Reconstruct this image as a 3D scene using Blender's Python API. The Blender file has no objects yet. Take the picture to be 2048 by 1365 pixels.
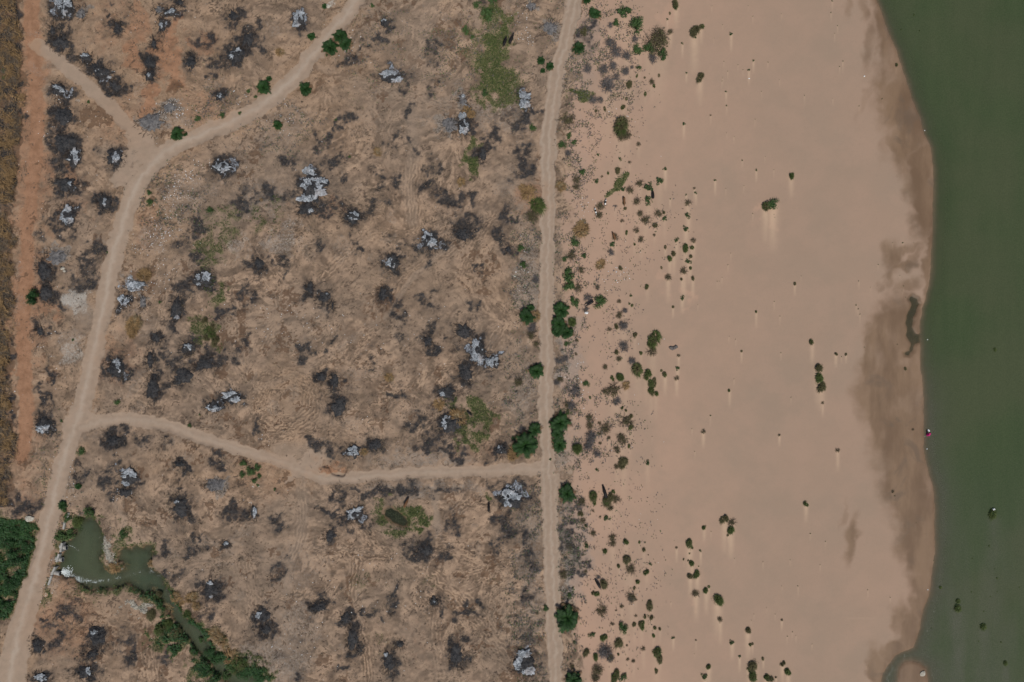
import bpy, bmesh, math, random
import numpy as np
from mathutils import Vector, Matrix
rnd = random.Random(7)
RS = np.random.RandomState(11)
S = 0.12                      # metres per photo pixel (2048 px wide photo)
CX, CY = 1024.0, 682.5
ALT = 163.84
scene = bpy.context.scene
COL = scene.collection

# ---------------------------------------------------------------- camera, light, exposure
cam_d = bpy.data.cameras.new("camera"); cam = bpy.data.objects.new("camera", cam_d); COL.objects.link(cam)
cam.location = (0, 0, ALT); cam.rotation_euler = (0, 0, 0)
cam_d.sensor_width = 36.0; cam_d.lens = 24.0; cam_d.clip_start = 1.0; cam_d.clip_end = 8000.0
scene.camera = cam
SUN_EL, SUN_AZ = math.radians(63), math.radians(168)      # azimuth clockwise from +Y (top of the picture)
world = bpy.data.worlds.new("World"); scene.world = world; world.use_nodes = True
wn = world.node_tree; wn.nodes.clear()
sky = wn.nodes.new("ShaderNodeTexSky"); sky.sky_type = 'NISHITA'; sky.sun_disc = False
sky.sun_elevation = SUN_EL; sky.sun_rotation = SUN_AZ
bgn = wn.nodes.new("ShaderNodeBackground"); bgn.inputs[1].default_value = 0.065
wo = wn.nodes.new("ShaderNodeOutputWorld")
wn.links.new(sky.outputs[0], bgn.inputs[0]); wn.links.new(bgn.outputs[0], wo.inputs[0])
sun_d = bpy.data.lights.new("sun", 'SUN'); sun_d.energy = 3.0; sun_d.angle = math.radians(0.5); sun_d.color = (1.0, 0.965, 0.91)
sun = bpy.data.objects.new("sun", sun_d); COL.objects.link(sun)
to_sun = Vector((math.sin(SUN_AZ)*math.cos(SUN_EL), math.cos(SUN_AZ)*math.cos(SUN_EL), math.sin(SUN_EL)))
sun.rotation_euler = to_sun.to_track_quat('Z', 'Y').to_euler(); sun.location = (0, 0, 60)
scene.view_settings.view_transform = 'Standard'; scene.view_settings.look = 'None'
scene.view_settings.exposure = 0.07; scene.view_settings.gamma = 1.0; scene.view_settings.use_curve_mapping = False

# ---------------------------------------------------------------- numpy helpers
def W(px, py): return (np.asarray(px)-CX)*S, (CY-np.asarray(py))*S
def _hash(ix, iy, seed):
    h = (ix.astype(np.int64)*374761393 + iy.astype(np.int64)*668265263 + seed*1442695041) & 0x7fffffff
    h = ((h ^ (h >> 13))*1274126177) & 0x7fffffff
    return ((h ^ (h >> 16)) & 0xffff)/65535.0
def vnoise(x, y, seed):
    x = np.asarray(x, float); y = np.asarray(y, float)
    ix = np.floor(x).astype(np.int64); iy = np.floor(y).astype(np.int64)
    fx = x-ix; fy = y-iy; fx = fx*fx*(3-2*fx); fy = fy*fy*(3-2*fy)
    a = _hash(ix, iy, seed); b = _hash(ix+1, iy, seed); c = _hash(ix, iy+1, seed); d = _hash(ix+1, iy+1, seed)
    return (a*(1-fx)+b*fx)*(1-fy)+(c*(1-fx)+d*fx)*fy
def fbm(x, y, scale, octs=4, seed=0, gain=0.5):
    x = np.asarray(x, float)/scale; y = np.asarray(y, float)/scale; t = 0; a = 1.0; n = 0
    for o in range(octs):
        ca, sa = math.cos(0.7*o), math.sin(0.7*o)
        t = t + a*vnoise((x*ca-y*sa)*2**o+17.3*o, (x*sa+y*ca)*2**o-9.1*o, seed+o*31); n += a; a *= gain
    return t/n
def sst(a, b, x):
    t = np.clip((x-a)/(b-a), 0, 1); return t*t*(3-2*t)
def poly_dist(X, Y, pts):
    """unsigned distance to polyline, signed side offset"""
    best = np.full(X.shape, 1e9); side = np.zeros(X.shape)
    for (x0, y0), (x1, y1) in zip(pts[:-1], pts[1:]):
        dx, dy = x1-x0, y1-y0; L2 = dx*dx+dy*dy
        t = np.clip(((X-x0)*dx+(Y-y0)*dy)/L2, 0, 1)
        ex = X-(x0+t*dx); ey = Y-(y0+t*dy); d = np.sqrt(ex*ex+ey*ey)
        m = d < best; best = np.where(m, d, best); side = np.where(m, np.sign(dx*ey-dy*ex)*d, side)
    return best, side
def sdf_poly(X, Y, pts, pad=60):
    """positive inside"""
    xs = [p[0] for p in pts]; ys = [p[1] for p in pts]
    out = np.full(X.shape, -1e3)
    m = (X > min(xs)-pad) & (X < max(xs)+pad) & (Y > min(ys)-pad) & (Y < max(ys)+pad)
    x = X[m]; y = Y[m]; d, _ = poly_dist(x, y, list(pts)+[pts[0]])
    ins = np.zeros(x.shape, bool)
    for (x0, y0), (x1, y1) in zip(pts, list(pts[1:])+[pts[0]]):
        c = ((y0 > y) != (y1 > y)) & (x < (x1-x0)*(y-y0)/((y1-y0) or 1e-9)+x0); ins ^= c
    out[m] = np.where(ins, d, -d); return out

# ---------------------------------------------------------------- feature tables (photo pixels)
TILE = {}
for c_ in range(4):
    for r_ in range(3): TILE[(c_, r_)] = (512*c_, 455*r_)
def T(tile, u, v): x0, y0 = TILE[tile]; return x0+u/3.0, y0+v/3.0
ROAD_MAIN = [(735,-30),(700,20),(665,62),(625,108),(598,145),(560,185),(520,213),(470,243),(420,262),(370,283),(330,305),(300,338),(276,372),(257,410),(243,455),(231,500),(219,550),(209,600),(200,650),(190,700),(178,750),(166,800),(155,840),(141,880),(128,920),(117,960),(106,1010),(94,1060),(82,1110),(68,1160),(54,1210),(40,1260),(28,1310),(12,1400),(-20,1600)]
ROAD_TWO = [(1160,-400),(1150,-10),(1140,50),(1127,100),(1114,150),(1105,200),(1098,260),(1095,330),(1095,400),(1095,470),(1095,550),(1093,620),(1093,700),(1092,780),(1093,850),(1095,900),(1097,960),(1100,1020),(1103,1100),(1105,1180),(1107,1250),(1110,1320),(1112,1400),(1120,1800)]
ROAD_SIDE = [(160,856),(200,843),(250,839),(310,845),(360,860),(410,880),(460,893),(510,908),(560,926),(610,942),(650,960),(700,957),(760,950),(850,945),(950,942),(1040,940),(1095,942)]
ROAD_SAND = [(1095,944),(1150,953),(1230,965),(1320,958)]
ROAD_RED = [(64,-300),(65,-10),(62,50),(68,90),(72,140),(71,180),(74,230),(73,290),(66,350),(60,420),(55,490),(52,560),(48,620),(45,680),(48,740),(52,800),(50,860),(42,915)]
ROAD_DIAG = [(72,88),(110,118),(150,150),(190,185),(230,222),(268,262),(300,300)]
FAINT = [([(870,-20),(850,60),(830,120),(800,150)],24,.55),([(640,135),(700,160),(780,185),(860,200),(930,225)],14,.5),([(820,215),(830,300),(815,360),(825,440)],16,.55),([(840,280),(855,230)],12,.4),
 ([(600,950),(608,1020),(600,1085),(578,1115),(572,1180)],13,.55),([(620,1095),(700,1100),(760,1108)],8,.5),([(870,990),(875,1060)],9,.7),([(512,780),(600,745),(680,700),(760,640)],9,.45),([(770,640),(820,560),(900,490)],7,.6),
 ([(720,960),(745,900),(755,830)],7,.45),([(770,940),(778,905)],4,.6),([(560,905),(640,915)],26,.7),([(228,1000),(250,1045),(235,1080)],6,.6),([(215,300),(260,330)],25,.6),([(985,850),(900,980)],5,.3),([(290,290),(250,330)],30,.7),([(170,620),(200,640)],26,.5),
 ([(370,195),(400,215)],22,.4),([(1140,470),(1110,560),(1160,700)],30,.35),([(1100,360),(1170,395),(1260,330)],10,.25)]
SHORE = [(-400,1600),(0,1756),(60,1779),(100,1796),(160,1816),(193,1825),(233,1843),(267,1851),(293,1863),(333,1869),(400,1869),(455,1868),(555,1863),(605,1852),(615,1848),(655,1841),(688,1843),(732,1843),(775,1849),(822,1850),(888,1850),(910,1851),(943,1859),(977,1869),(1010,1872),(1110,1872),(1160,1865),(1193,1862),(1220,1850),(1260,1842),(1293,1831),(1400,1810),(1800,1700)]
INLET = [(1836,1296),(1812,1304),(1794,1314),(1780,1332),(1769,1350),(1762,1372),(1755,1420),(1900,1420),(1900,1296)]
SPIT = [(1797,1440),(1799,1368),(1803,1340),(1812,1328),(1826,1325),(1842,1329),(1854,1340),(1858,1360),(1856,1440)]
LAGOON = [(1818,598),(1826,594),(1836,598),(1842,608),(1836,620),(1831,635),(1830,652),(1834,668),(1841,672),(1842,682),(1834,690),(1830,706),(1822,716),(1810,714),(1808,705),(1818,700),(1820,688),(1816,668),(1812,645),(1816,632),(1824,620),(1824,606)]
POND = [(148,1046),(160,1036),(180,1034),(194,1046),(203,1070),(203,1095),(199,1118),(206,1134),(222,1142),(236,1142),(246,1134),(234,1122),(229,1104),(240,1092),(258,1096),(280,1092),(300,1096),(305,1110),(302,1124),(296,1134),(308,1140),(322,1148),(331,1168),(340,1192),(352,1212),(368,1232),(388,1250),(408,1268),(428,1296),(450,1320),(490,1350),(560,1390),(620,1450),(560,1450),(500,1400),(440,1358),(410,1325),(385,1300),(368,1272),(350,1246),(334,1222),(318,1200),(300,1186),(286,1192),(262,1178),(240,1176),(215,1184),(186,1182),(160,1172),(138,1160),(116,1152),(110,1144),(116,1124),(122,1104),(128,1088),(140,1066)]
MARSH = [(-200,1040),(0,1040),(45,1042),(72,1060),(70,1095),(55,1130),(38,1165),(30,1200),(14,1236),(-20,1245),(-200,1250)]
POOL = [(766,1020),(780,1014),(793,1020),(806,1032),(816,1046),(812,1056),(798,1054),(782,1046),(768,1036)]
GULLY = [(647,918),(668,920),(684,926),(694,934),(692,944),(686,955),(674,953),(662,948),(656,938),(644,934)]
# heaps: tile, u, v, rx, ry, rot(deg), kind(h=heap thing, s=soot stain only, g=grey rubble), [ash blobs (u,v,rx,ry)]
HEAPS = []
def heaps(tile, txt):
    for ent in txt.split(';'):
        ent = ent.strip()
        if not ent: continue
        head, *ash = ent.split('|'); p = head.split(','); k = p[0].strip(); u, v, rx, ry = map(float, p[1:5]); rot = float(p[5]) if len(p) > 5 else 0
        x, y = T(tile, u, v); al = []
        for a in ash:
            q = list(map(float, a.split(','))); ax, ay = T(tile, q[0], q[1]); al.append((ax, ay, q[2]/3, q[3]/3, q[4] if len(q) > 4 else 1.0, q[5] if len(q) > 5 else 0))
        HEAPS.append(dict(k=k, x=x, y=y, rx=rx/3, ry=ry/3, rot=rot, ash=al))
heaps((0,0), "h,395,50,72,82|390,30,55,42,1|400,75,25,30,.8;h,318,190,22,48;h,365,255,62,70,-25;s,445,330,62,50;s,400,150,20,60;h,518,350,48,42|515,338,28,15,.8;h,595,425,95,55,-38|597,432,36,14,.8,-35|657,465,18,10,.7;h,690,520,62,40,-40;g,490,85,35,40;s,630,100,22,45;h,710,175,40,45;g,960,60,42,30;h,1022,75,52,38|1028,72,34,18,.7,20;h,968,155,32,50|968,155,14,22,.8;h,925,268,22,48,10;h,905,380,48,55;h,905,460,42,42|905,460,14,14,.4;h,1080,15,30,25;h,1402,100,42,38;s,1250,240,52,45;h,1150,372,42,56;h,1412,330,78,68,35|1412,328,50,30,.45,30;h,1490,240,46,58,-25;s,1310,400,60,50;s,1200,390,40,25;h,355,540,52,48|360,538,42,20,1,-30;s,385,590,42,50;h,375,690,84,72;s,350,780,62,60;h,390,860,84,80;h,440,945,60,75|452,940,30,52,.8|440,960,44,12,.6;s,330,990,62,60;h,395,1105,92,55|422,1105,22,24,.8;s,330,1145,50,35;h,415,1300,58,84|412,1262,26,32,1|405,1315,38,42,.8|430,1330,22,20,.7;s,330,1310,30,35;h,690,945,62,72|700,950,26,42,.7,-20;s,772,975,32,42;h,630,1215,54,60|635,1215,14,30,.5;g,910,740,90,78;h,1325,582,42,38|1325,580,15,20,.5;h,1335,1005,78,62|1345,1008,58,36,.8;s,1450,1200,80,90;s,1200,1330,50,50;s,765,560,20,15;g,1020,650,50,40;s,155,690,25,22")
heaps((1,0), "h,255,115,48,62|262,100,38,42,1|245,150,34,26,.5;s,235,185,48,36;s,1380,40,10,10;h,770,135,36,40|770,128,16,14,.3;s,600,325,66,36,30;s,760,230,52,34;s,650,240,38,34,30;h,812,468,74,44|795,450,50,28,.8|840,480,40,26,.5;s,15,130,34,34;s,25,230,45,50;g,1240,600,35,50|1245,580,12,10,.4;g,1165,755,66,60;h,1250,755,52,78|1238,700,28,26,.9|1250,770,34,48,.35;s,915,680,26,48;s,835,835,28,60;s,940,850,24,38;s,410,830,70,50;s,540,720,36,30;s,370,875,40,30;s,490,760,30,30;s,1020,980,18,48;s,1085,985,24,42;h,345,1120,98,115|320,1030,40,36,1|392,1090,50,32,1|330,1110,60,50,.6|375,1150,60,50,.65|300,1190,55,28,.45;h,310,1255,74,56|330,1265,22,16,.5;s,60,1150,70,60;s,190,1190,60,40;s,465,1255,66,34;h,578,1302,66,56|585,1300,36,28,.25;s,690,1275,52,46;s,750,1205,62,36;s,1050,1130,56,50;s,1165,1185,92,46;s,1225,1320,100,48;s,1295,1190,60,40;s,1410,830,64,46,20;h,1360,925,30,62;s,740,1080,26,42;s,832,1075,26,42;s,545,1070,26,42;s,1085,300,40,70;s,1075,540,34,54;s,180,980,50,30;s,480,950,50,40;s,1500,1300,36,80")
heaps((2,0), "h,76,605,48,70|80,585,34,36,1|78,630,36,34,.8;s,70,715,62,56;s,78,880,40,60;s,60,985,50,60;s,45,1050,54,46;g,115,40,40,35;s,155,680,26,24;s,470,240,34,110;g,230,170,60,60;s,45,1330,36,26;s,130,930,30,40")
heaps((0,1), "s,360,40,68,52;g,345,180,76,62;h,268,262,54,84,10;h,275,390,54,70;s,218,560,18,44;h,240,620,28,36;s,335,640,34,18;s,510,290,82,58,20;s,500,200,30,42;s,590,140,50,44;h,700,840,74,82|712,835,26,50,.8|700,810,20,20,.7;h,262,1185,54,72|262,1205,44,32,.6;s,262,1050,24,66;s,285,880,16,90;h,742,440,40,46|742,440,32,34,.5;g,860,450,30,48;g,820,350,80,36|815,345,66,30,.75|800,375,50,14,.9;h,1215,310,88,66|1228,305,58,40,.5|1195,340,20,12,.6;s,1105,350,46,50;h,1062,490,42,92,-15|1065,540,16,14,.3;s,1120,90,40,90;s,1170,150,40,40;h,940,662,34,44;h,902,800,28,66;h,925,960,52,92;s,985,970,46,46;h,1130,722,58,48|1135,715,30,24,.25;s,1060,820,52,50;h,1095,895,76,62,20;h,1230,820,78,44,20;s,1290,750,42,40;h,1392,1025,72,46,15|1388,1005,52,28,.75|1410,1030,44,24,.7;h,1275,1075,48,48|1278,1082,38,30,.8;s,1502,230,52,52;s,1490,415,42,50;s,1465,690,30,50;h,682,1275,62,48;s,830,1270,42,20;s,1010,1290,36,26;s,340,400,40,40;s,1390,790,30,60;s,1000,740,40,30;s,1150,640,50,40;s,560,150,60,60;s,1345,490,24,30;s,1385,510,26,24")
heaps((1,1), "h,20,222,38,58;s,135,220,20,36;s,358,135,42,44;h,327,365,28,52;h,408,420,52,40,35|428,400,10,8,.3;h,460,470,11,36;s,588,110,24,44;h,762,400,36,58;h,1045,80,62,74|1032,55,34,44,1,-20|1058,90,34,34,.8;s,980,110,38,40;s,1008,190,32,28;h,820,212,54,72|812,212,32,36,.6;s,880,130,32,28;h,1240,42,70,48;s,1480,60,38,82;h,1512,130,26,26;s,1045,412,44,50;h,1030,680,36,42;s,1040,590,38,56;s,875,662,30,44;s,1312,465,46,34;s,1312,265,20,14;h,1252,622,58,66;h,1335,740,54,84|1322,700,30,32,.9|1330,760,40,44,.9|1345,790,24,24,.7;h,1420,808,46,48|1418,806,40,38,1;h,1258,860,54,72,15;h,1145,990,64,56|1125,995,28,22,.7;h,1160,1170,92,80|1150,1170,40,40,.15;s,975,1150,72,44;s,1040,1290,92,56;s,290,765,44,34;s,445,685,26,32;h,390,895,44,38;h,472,922,40,56;h,500,1062,56,88,-15;s,370,1310,52,48;h,716,1302,54,46;h,586,1345,58,52|588,1342,42,36,.9;s,460,1330,42,40;s,700,850,26,16;h,1470,1335,56,50|1465,1330,20,24,.3;s,1170,1345,80,30;s,1515,690,24,22;s,700,780,20,50;s,15,1190,28,30;s,860,510,40,60;s,820,1000,60,34")
heaps((0,2), "h,782,130,62,58|785,112,56,38,1|760,165,34,20,.5;h,755,225,46,38;s,690,250,48,40;h,1085,50,36,30;s,1080,150,26,26;h,1082,310,58,84|1070,280,18,16,.4;g,1300,180,84,50;s,165,290,92,64;s,500,90,44,40;s,1170,560,50,42;h,1355,535,36,24|1358,530,18,12,.5;s,1225,515,16,12;h,1265,812,64,70|1262,770,22,16,.35|1268,850,14,14,.3;s,1250,970,62,40;s,960,550,42,36;h,215,1140,44,60,20;h,580,1085,86,76|575,1075,30,30,.15;h,560,1190,62,34,15;s,280,1010,32,30;h,508,1305,64,54|532,1298,18,26,.4;h,250,1340,72,38|250,1335,50,24,.45;s,1420,340,110,40;h,1520,345,26,50|1530,345,14,40,.8;s,1020,740,34,60;s,330,1120,70,60;s,640,150,60,60;s,700,60,60,36;s,1000,1215,40,40;s,1310,30,60,30;s,780,1180,40,120;s,400,960,50,60")
heaps((1,2), "h,592,356,76,46,25|590,345,64,34,1,25;h,445,488,44,44;s,490,280,52,36;s,470,410,62,32;s,140,420,60,40;s,185,460,44,34;s,1172,430,50,46;h,1528,262,84,72|1528,255,66,58,1;s,760,235,104,44;s,1130,220,92,30;s,912,540,62,50;h,1020,575,60,50;s,1110,590,60,26;s,620,225,60,36;s,1410,175,30,40;s,640,440,40,40;h,378,912,58,42;h,42,968,54,58|18,962,28,22,.7;h,55,1055,46,44;h,540,982,42,46;h,578,1105,40,86;h,866,1135,36,30;h,798,1240,42,76|782,1190,14,18,.3;h,1068,880,42,40|1068,878,10,10,.4;s,1080,960,20,60;h,1205,1200,48,86;s,240,1320,30,32;s,680,950,36,30;s,830,850,20,100;s,1440,550,30,24;s,420,350,60,20;s,110,680,60,60;s,540,1290,60,40;s,1500,440,60,80;s,1260,930,60,30;s,900,180,60,36;s,620,1000,10,10")
heaps((2,2), "h,75,1250,80,92|80,1190,50,32,1|45,1250,40,44,.9|100,1290,50,34,.8;s,100,620,46,46;s,70,840,36,36;s,90,1130,50,60;s,130,1350,60,40;s,60,520,40,60;s,350,540,40,70;s,345,430,30,50;s,380,300,40,30;s,390,700,24,40")
# plants: code, tile, "u,v,r;..."
PLANTS = []
def plants(tile, code, txt):
    for ent in txt.split(';'):
        ent = ent.strip()
        if not ent: continue
        q = list(map(float, ent.split(','))); x, y = T(tile, q[0], q[1])
        r = (q[2] if len(q) > 2 else 3.6)/3; e = q[3] if len(q) > 3 else 1.0
        PLANTS.append([code, x, y, r, e])
plants((2,0), 'f', "500,80,32,1.4;400,288,36;228,395,28;175,360,26;185,425,18;445,-5,30")
plants((2,0), 'l', "677,70,46;748,145,54;625,140,24;905,325,38;820,288,32;755,295,30;420,1035,26;340,815,22;300,870,26;375,855,18;125,765,22")
plants((2,0), 'b', "890,215,54;880,268,58;690,810,30;840,490,18;760,865,14;705,975,10;765,1105,20;750,1210,24;880,1280,22;770,1285,18;803,1325,26;660,1325,12;535,1240,24;1095,1130,8;1193,693,6;120,1300,42;385,1080,26;540,1060,8;330,715,44;385,1120,20;710,1140,22;520,1290,22;950,190,16;660,810,30;1055,1215,18")
plants((2,0), 'g', "595,258,34;625,312,34;690,332,26;550,415,32;605,395,26;625,460,22;685,430,28;575,505,46;490,600,26;845,352,28;740,235,22;590,150,18;720,405,12;530,600,20;450,410,26;335,920,24;620,1240,10")
plants((2,0), 't', "1095,185,32;1135,155,15;985,25,20;1128,455,22;655,742,52;668,640,14;555,650,8,1.6;503,665,8;687,590,8;855,515,9;860,1345,15;670,1215,12;680,1245,10;580,1035,9;912,1270,13;882,450,7;797,465,6;750,455,6,1.6;800,560,8;700,500,20;160,1245,46;630,1018,18;947,78,6;430,185,20")
plants((2,0), 'r', "760,408,18;1023,260,9;1316,203,11;1450,362,8;1423,420,9;1047,437,7;1286,548,7;1031,745,10;932,115,7;1289,633,6;1220,1080,9;508,1085,18;885,1083,25;825,1125,28;822,1205,28;1058,1293,20;915,1312,15;667,1137,17;920,1013,14;517,930,9;652,955,11;1101,225,9;1104,1157,9;1046,1170,7;1383,962,6;1467,1020,8")
plants((2,0), 's', "290,1120,30;95,1155,44;410,1350,28;1060,1390,4")
plants((2,0), 'd', "1201,34;1419,34;1446,97;1264,148;1214,228;1274,368;1296,427;1266,467;1262,485;1388,417;1358,388;1498,548;1460,715;885,570;875,75;1286,1132;1394,1115;1446,1283;949,1194,7;1520,940;1333,820;1288,797;497,712;523,705;470,870;494,800;462,850;755,718;628,578;607,612;628,680;481,968")
plants((2,1), 's', "415,15,42;142,530,30;530,230,26;683,950,22;20,1350,40;440,500,8")
plants((2,1), 'l', "380,88,27;343,285,46;350,345,40;380,445,36;527,445,44;432,168,20;318,190,18;445,940,21;605,103,18;55,120,26;65,220,26;328,700,17")
plants((2,1), 'f', "298,495,46;282,580,48;330,628,46;270,625,36;88,535,44;112,482,24;148,865,50;290,1175,60;270,1242,36;285,1305,46;138,1215,38;78,1310,74")
plants((2,1), 'b', "360,165,30;418,255,20;395,360,22;515,360,15;1090,78,15;1030,265,22;937,298,18;617,55,18;775,70,18;745,20,18;855,45,9;645,445,13;645,525,22;845,745,28;1000,770,10;640,790,18;560,840,18;988,905,14;608,980,36;555,985,20;465,1150,24;465,1190,22;690,1160,34;560,1210,30;580,1265,12;530,1295,12;660,1275,34;630,1335,22;525,1175,13;525,1235,14;650,1240,8;1147,1225,13;120,640,30;145,700,22;290,910,24;330,1060,22;40,930,30;390,680,10;385,760,10;585,610,14")
plants((2,1), 'g', "455,420,24;445,495,18;595,150,20;670,590,32;680,500,18;670,715,32;720,805,24;628,1045,26;385,985,40;355,1070,28;480,1262,42;458,1312,36;510,1355,24;120,600,30;140,310,24;285,800,26;320,790,20;270,930,22;60,1215,26")
plants((2,1), 't', "970,155,17;948,185,17;1040,112,20;1070,175,14;1070,240,11;1078,115,12;1085,300,13;1020,312,9;920,115,8;896,240,6;812,352,15;722,466,8;967,476,8;632,588,17;738,645,13;850,660,34;835,705,26;773,755,11;630,748,16;755,850,36;808,885,26;828,930,20;857,928,16,1.4;835,972,22;862,995,17;918,882,15;897,858,7;645,900,27;605,905,12;392,1335,36;715,1195,16;718,1135,13;685,1100,10;660,1083,10;705,1310,10;1305,975,11;1466,505,9;365,560,28;1378,742,7;330,1100,14;685,28,10;733,100,9;650,238,12;468,1020,7")
plants((2,1), 'r', "1045,8,20;988,73,16;1062,202,20;1022,422,15;715,410,10;706,458,9;993,845,14;1190,1130,6")
plants((2,1), 'd', "1313,155;1296,225;1260,300;1232,323;1245,323;1115,464;1303,655;1343,672;1332,911;1079,1208;1097,1345;841,1255;750,1123;570,1065;468,885;510,1080;620,370;700,277")
plants((2,2), 'f', "330,235,52;333,985,76;372,1350,46")
plants((2,2), 'l', "672,1040,38;205,930,22;345,845,18;230,30,10")
plants((2,2), 'r', "565,383,20;443,545,20;478,1087,20;1320,1127,16;1157,1330,21;812,47,17;513,90,12;1132,577,9;1066,592,6;833,657,11;668,1345,26;1365,1210,10;968,1098,10;367,797,8;375,1080,8")
plants((2,2), 't', "670,45,28;485,240,28;498,282,16;572,275,30;600,250,24;555,225,9,1.5;607,215,10;410,345,17;440,430,12;555,570,16;685,525,20;792,566,14;690,630,28;642,672,14;808,702,18;755,762,16;735,798,8;555,775,30;510,840,17;485,830,12;832,900,24;795,970,12;832,968,17;735,1015,13;778,1020,18;855,1040,13;888,1043,10;848,1090,11;550,1095,22;637,1135,26;450,1180,21;495,1215,20;870,1185,28;880,1215,22;893,1243,8;867,1293,11,1.5;635,1310,22;620,1345,24;1065,522,25;1080,560,9;1079,652,16;1030,625,5;1058,632,5;1120,668,4;1112,713,20;1070,728,17;1153,433,13;1275,380,23;1312,455,25;1295,480,7;1165,810,18;1180,790,8;1233,870,33;1413,1053,20;1425,1132,9;1443,1132,7;1180,1270,18;1450,1255,30;1420,1285,16;1440,1325,28;1507,1222,9;1528,1335,20;425,598,8;765,522,7;798,525,5;375,1125,8;640,1195,9")
plants((2,2), 'b', "630,70,16;618,265,24;413,280,25;425,395,18;485,470,20;600,500,22;605,535,22;345,550,22;710,685,30;720,860,28;745,870,10;540,940,32;660,910,13;745,967,9;603,1015,13;625,935,7;690,1145,8;790,1165,15;695,1230,11;730,1240,13;510,1300,38;500,1340,28;365,1275,20;988,560,9;1320,410,20;1105,835,22;1248,990,17;487,335,8;528,372,8;818,602,5;590,1220,24;310,720,26;150,950,14;170,1005,12;590,320,20;440,700,12;1104,1112,6")
plants((2,2), 'g', "555,1185,46;590,1225,22;345,545,18;400,710,14;720,865,22;690,620,22;520,735,14;300,560,16;320,620,14")
plants((2,2), 'd', "858,326;1335,622;1505,642;877,755;953,886;1095,1194;1436,993;1450,955;1527,918;850,628;1195,460;662,730;632,1240;765,412")
plants((3,0), 'd', "388,3,6;381,74,5;419,153,5;402,199,4;451,366,6;432,400,4;220,571,5;390,592,3;549,636,4.5;689,592,5;37,1019,3;70,477,3;2,372,4;82,83,3;41,1305,3;37,1287,4")
plants((3,0), 't', "140,1050,19;-14,1235,27;775,380,9")
plants((3,0), 'l', "30,1225,38")
plants((3,1), 'd', "813,93,6;662,224,4;545,324,5;615,361,3;530,466,6;541,490,5;553,522,4;38,444,5;73,532,5;200,292,3;78,752,5;440,776,5;579,719,4;780,702,4;139,1021,4;750,92,3;879,92,3;817,352,4;830,420,4;795,290,3;808,382,3")
plants((3,1), 't', "161,336,8;265,680,16;406,760,12;467,760,7;303,838,30;308,895,26;320,948,27;828,847,8")
plants((3,1), 'b', "328,1053,9;418,1337,13;68,1247,9;875,1215,8")
plants((3,2), 'd', "254,472,5;345,520,4;134,630,4;313,660,4;82,787,3;179,788,4.5;600,811,4.5;736,857,4;146,1062,4.5;115,1088,5;264,1135,3;594,1267,3;43,955,3.5;763,247,5;168,1085,3;893,411,3;1003,640,4")
plants((3,2), 't', "227,290,16;87,1255,17;120,1300,20;12,1338,19")
plants((3,2), 'b', "48,1335,8;82,990,8;752,222,8")
plants((0,0), 'f', "1062,805,38;1108,803,16")
plants((0,0), 'l', "1490,545,15;1185,712,20;1335,695,20;1435,680,12;900,1160,17;1255,1260,24;895,1215,26;18,425,16;20,465,16;1530,578,12;525,612,12")
plants((1,0), 'f', "443,280,48;500,215,44;535,262,36;330,215,24;40,520,46;74,470,18;295,530,46;408,33,17;125,750,34")
plants((1,0), 'l', "700,38,14;1385,75,44;1255,180,30;1420,5,30;560,940,10;480,720,10;1325,30,26;1300,220,18;1375,560,26")
plants((1,0), 's', "730,915,28;140,305,26;1270,670,34;1230,1090,24;30,1200,10")
plants((0,1), 'v', "178,418,56")
plants((0,1), 'l', "960,450,10;1140,1190,15;700,1050,18;365,1165,10;480,1345,26;435,675,10;640,148,8;1200,1125,8")
plants((0,1), 's', "862,290,38;795,580,50;800,610,44;40,1075,30")
plants((0,1), 't', "1260,620,30;1230,560,22;1290,680,24;1240,660,18;1275,585,16")
plants((1,1), 's', "1215,1140,50;800,900,26;650,1345,20;1100,1060,30")
plants((0,2), 'f', "470,190,22;370,305,26")
plants((0,2), 'l', "1460,50,26;1500,100,30;1450,120,22;1520,160,20;410,485,40;350,490,36;400,380,30;440,440,30;385,330,20;735,480,30")
plants((0,2), 'v', "520,355,50;180,430,34;60,470,40;50,640,62;40,800,58;70,860,40;120,560,40;20,560,40;10,920,44;1290,1240,50;1380,1290,62;1450,1330,50;1240,1200,40;1340,1350,50;1190,1120,26")
plants((1,2), 'l', "8,75,24;15,130,16;110,208,10;10,185,12")
plants((1,2), 'v', "20,1345,40")
for (x, y, r, c) in [(298,1168,8,'s'),(306,1186,9,'s'),(332,1222,11,'s'),(348,1194,10,'s'),(356,1206,9,'s'),(380,1200,12,'s'),(392,1214,9,'s'),(428,1268,12,'s'),(440,1280,12,'s'),(452,1296,11,'s'),(258,1140,8,'s'),(268,1165,8,'s'),(302,1128,7,'s'),
    (334,1248,12,'t'),(300,1226,10,'t'),(320,1262,12,'t'),(350,1262,10,'t'),(316,1190,6,'t'),(213,1140,9,'s'),(230,1137,10,'s'),(247,1137,9,'s'),(222,1155,8,'s'),(265,1145,8,'s'),(150,1040,12,'t'),(372,1228,8,'t'),(462,1318,14,'s'),(470,1335,12,'t'),(480,1330,14,'t')]:
    PLANTS.append([c, x, y, r, 1.0])
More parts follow.
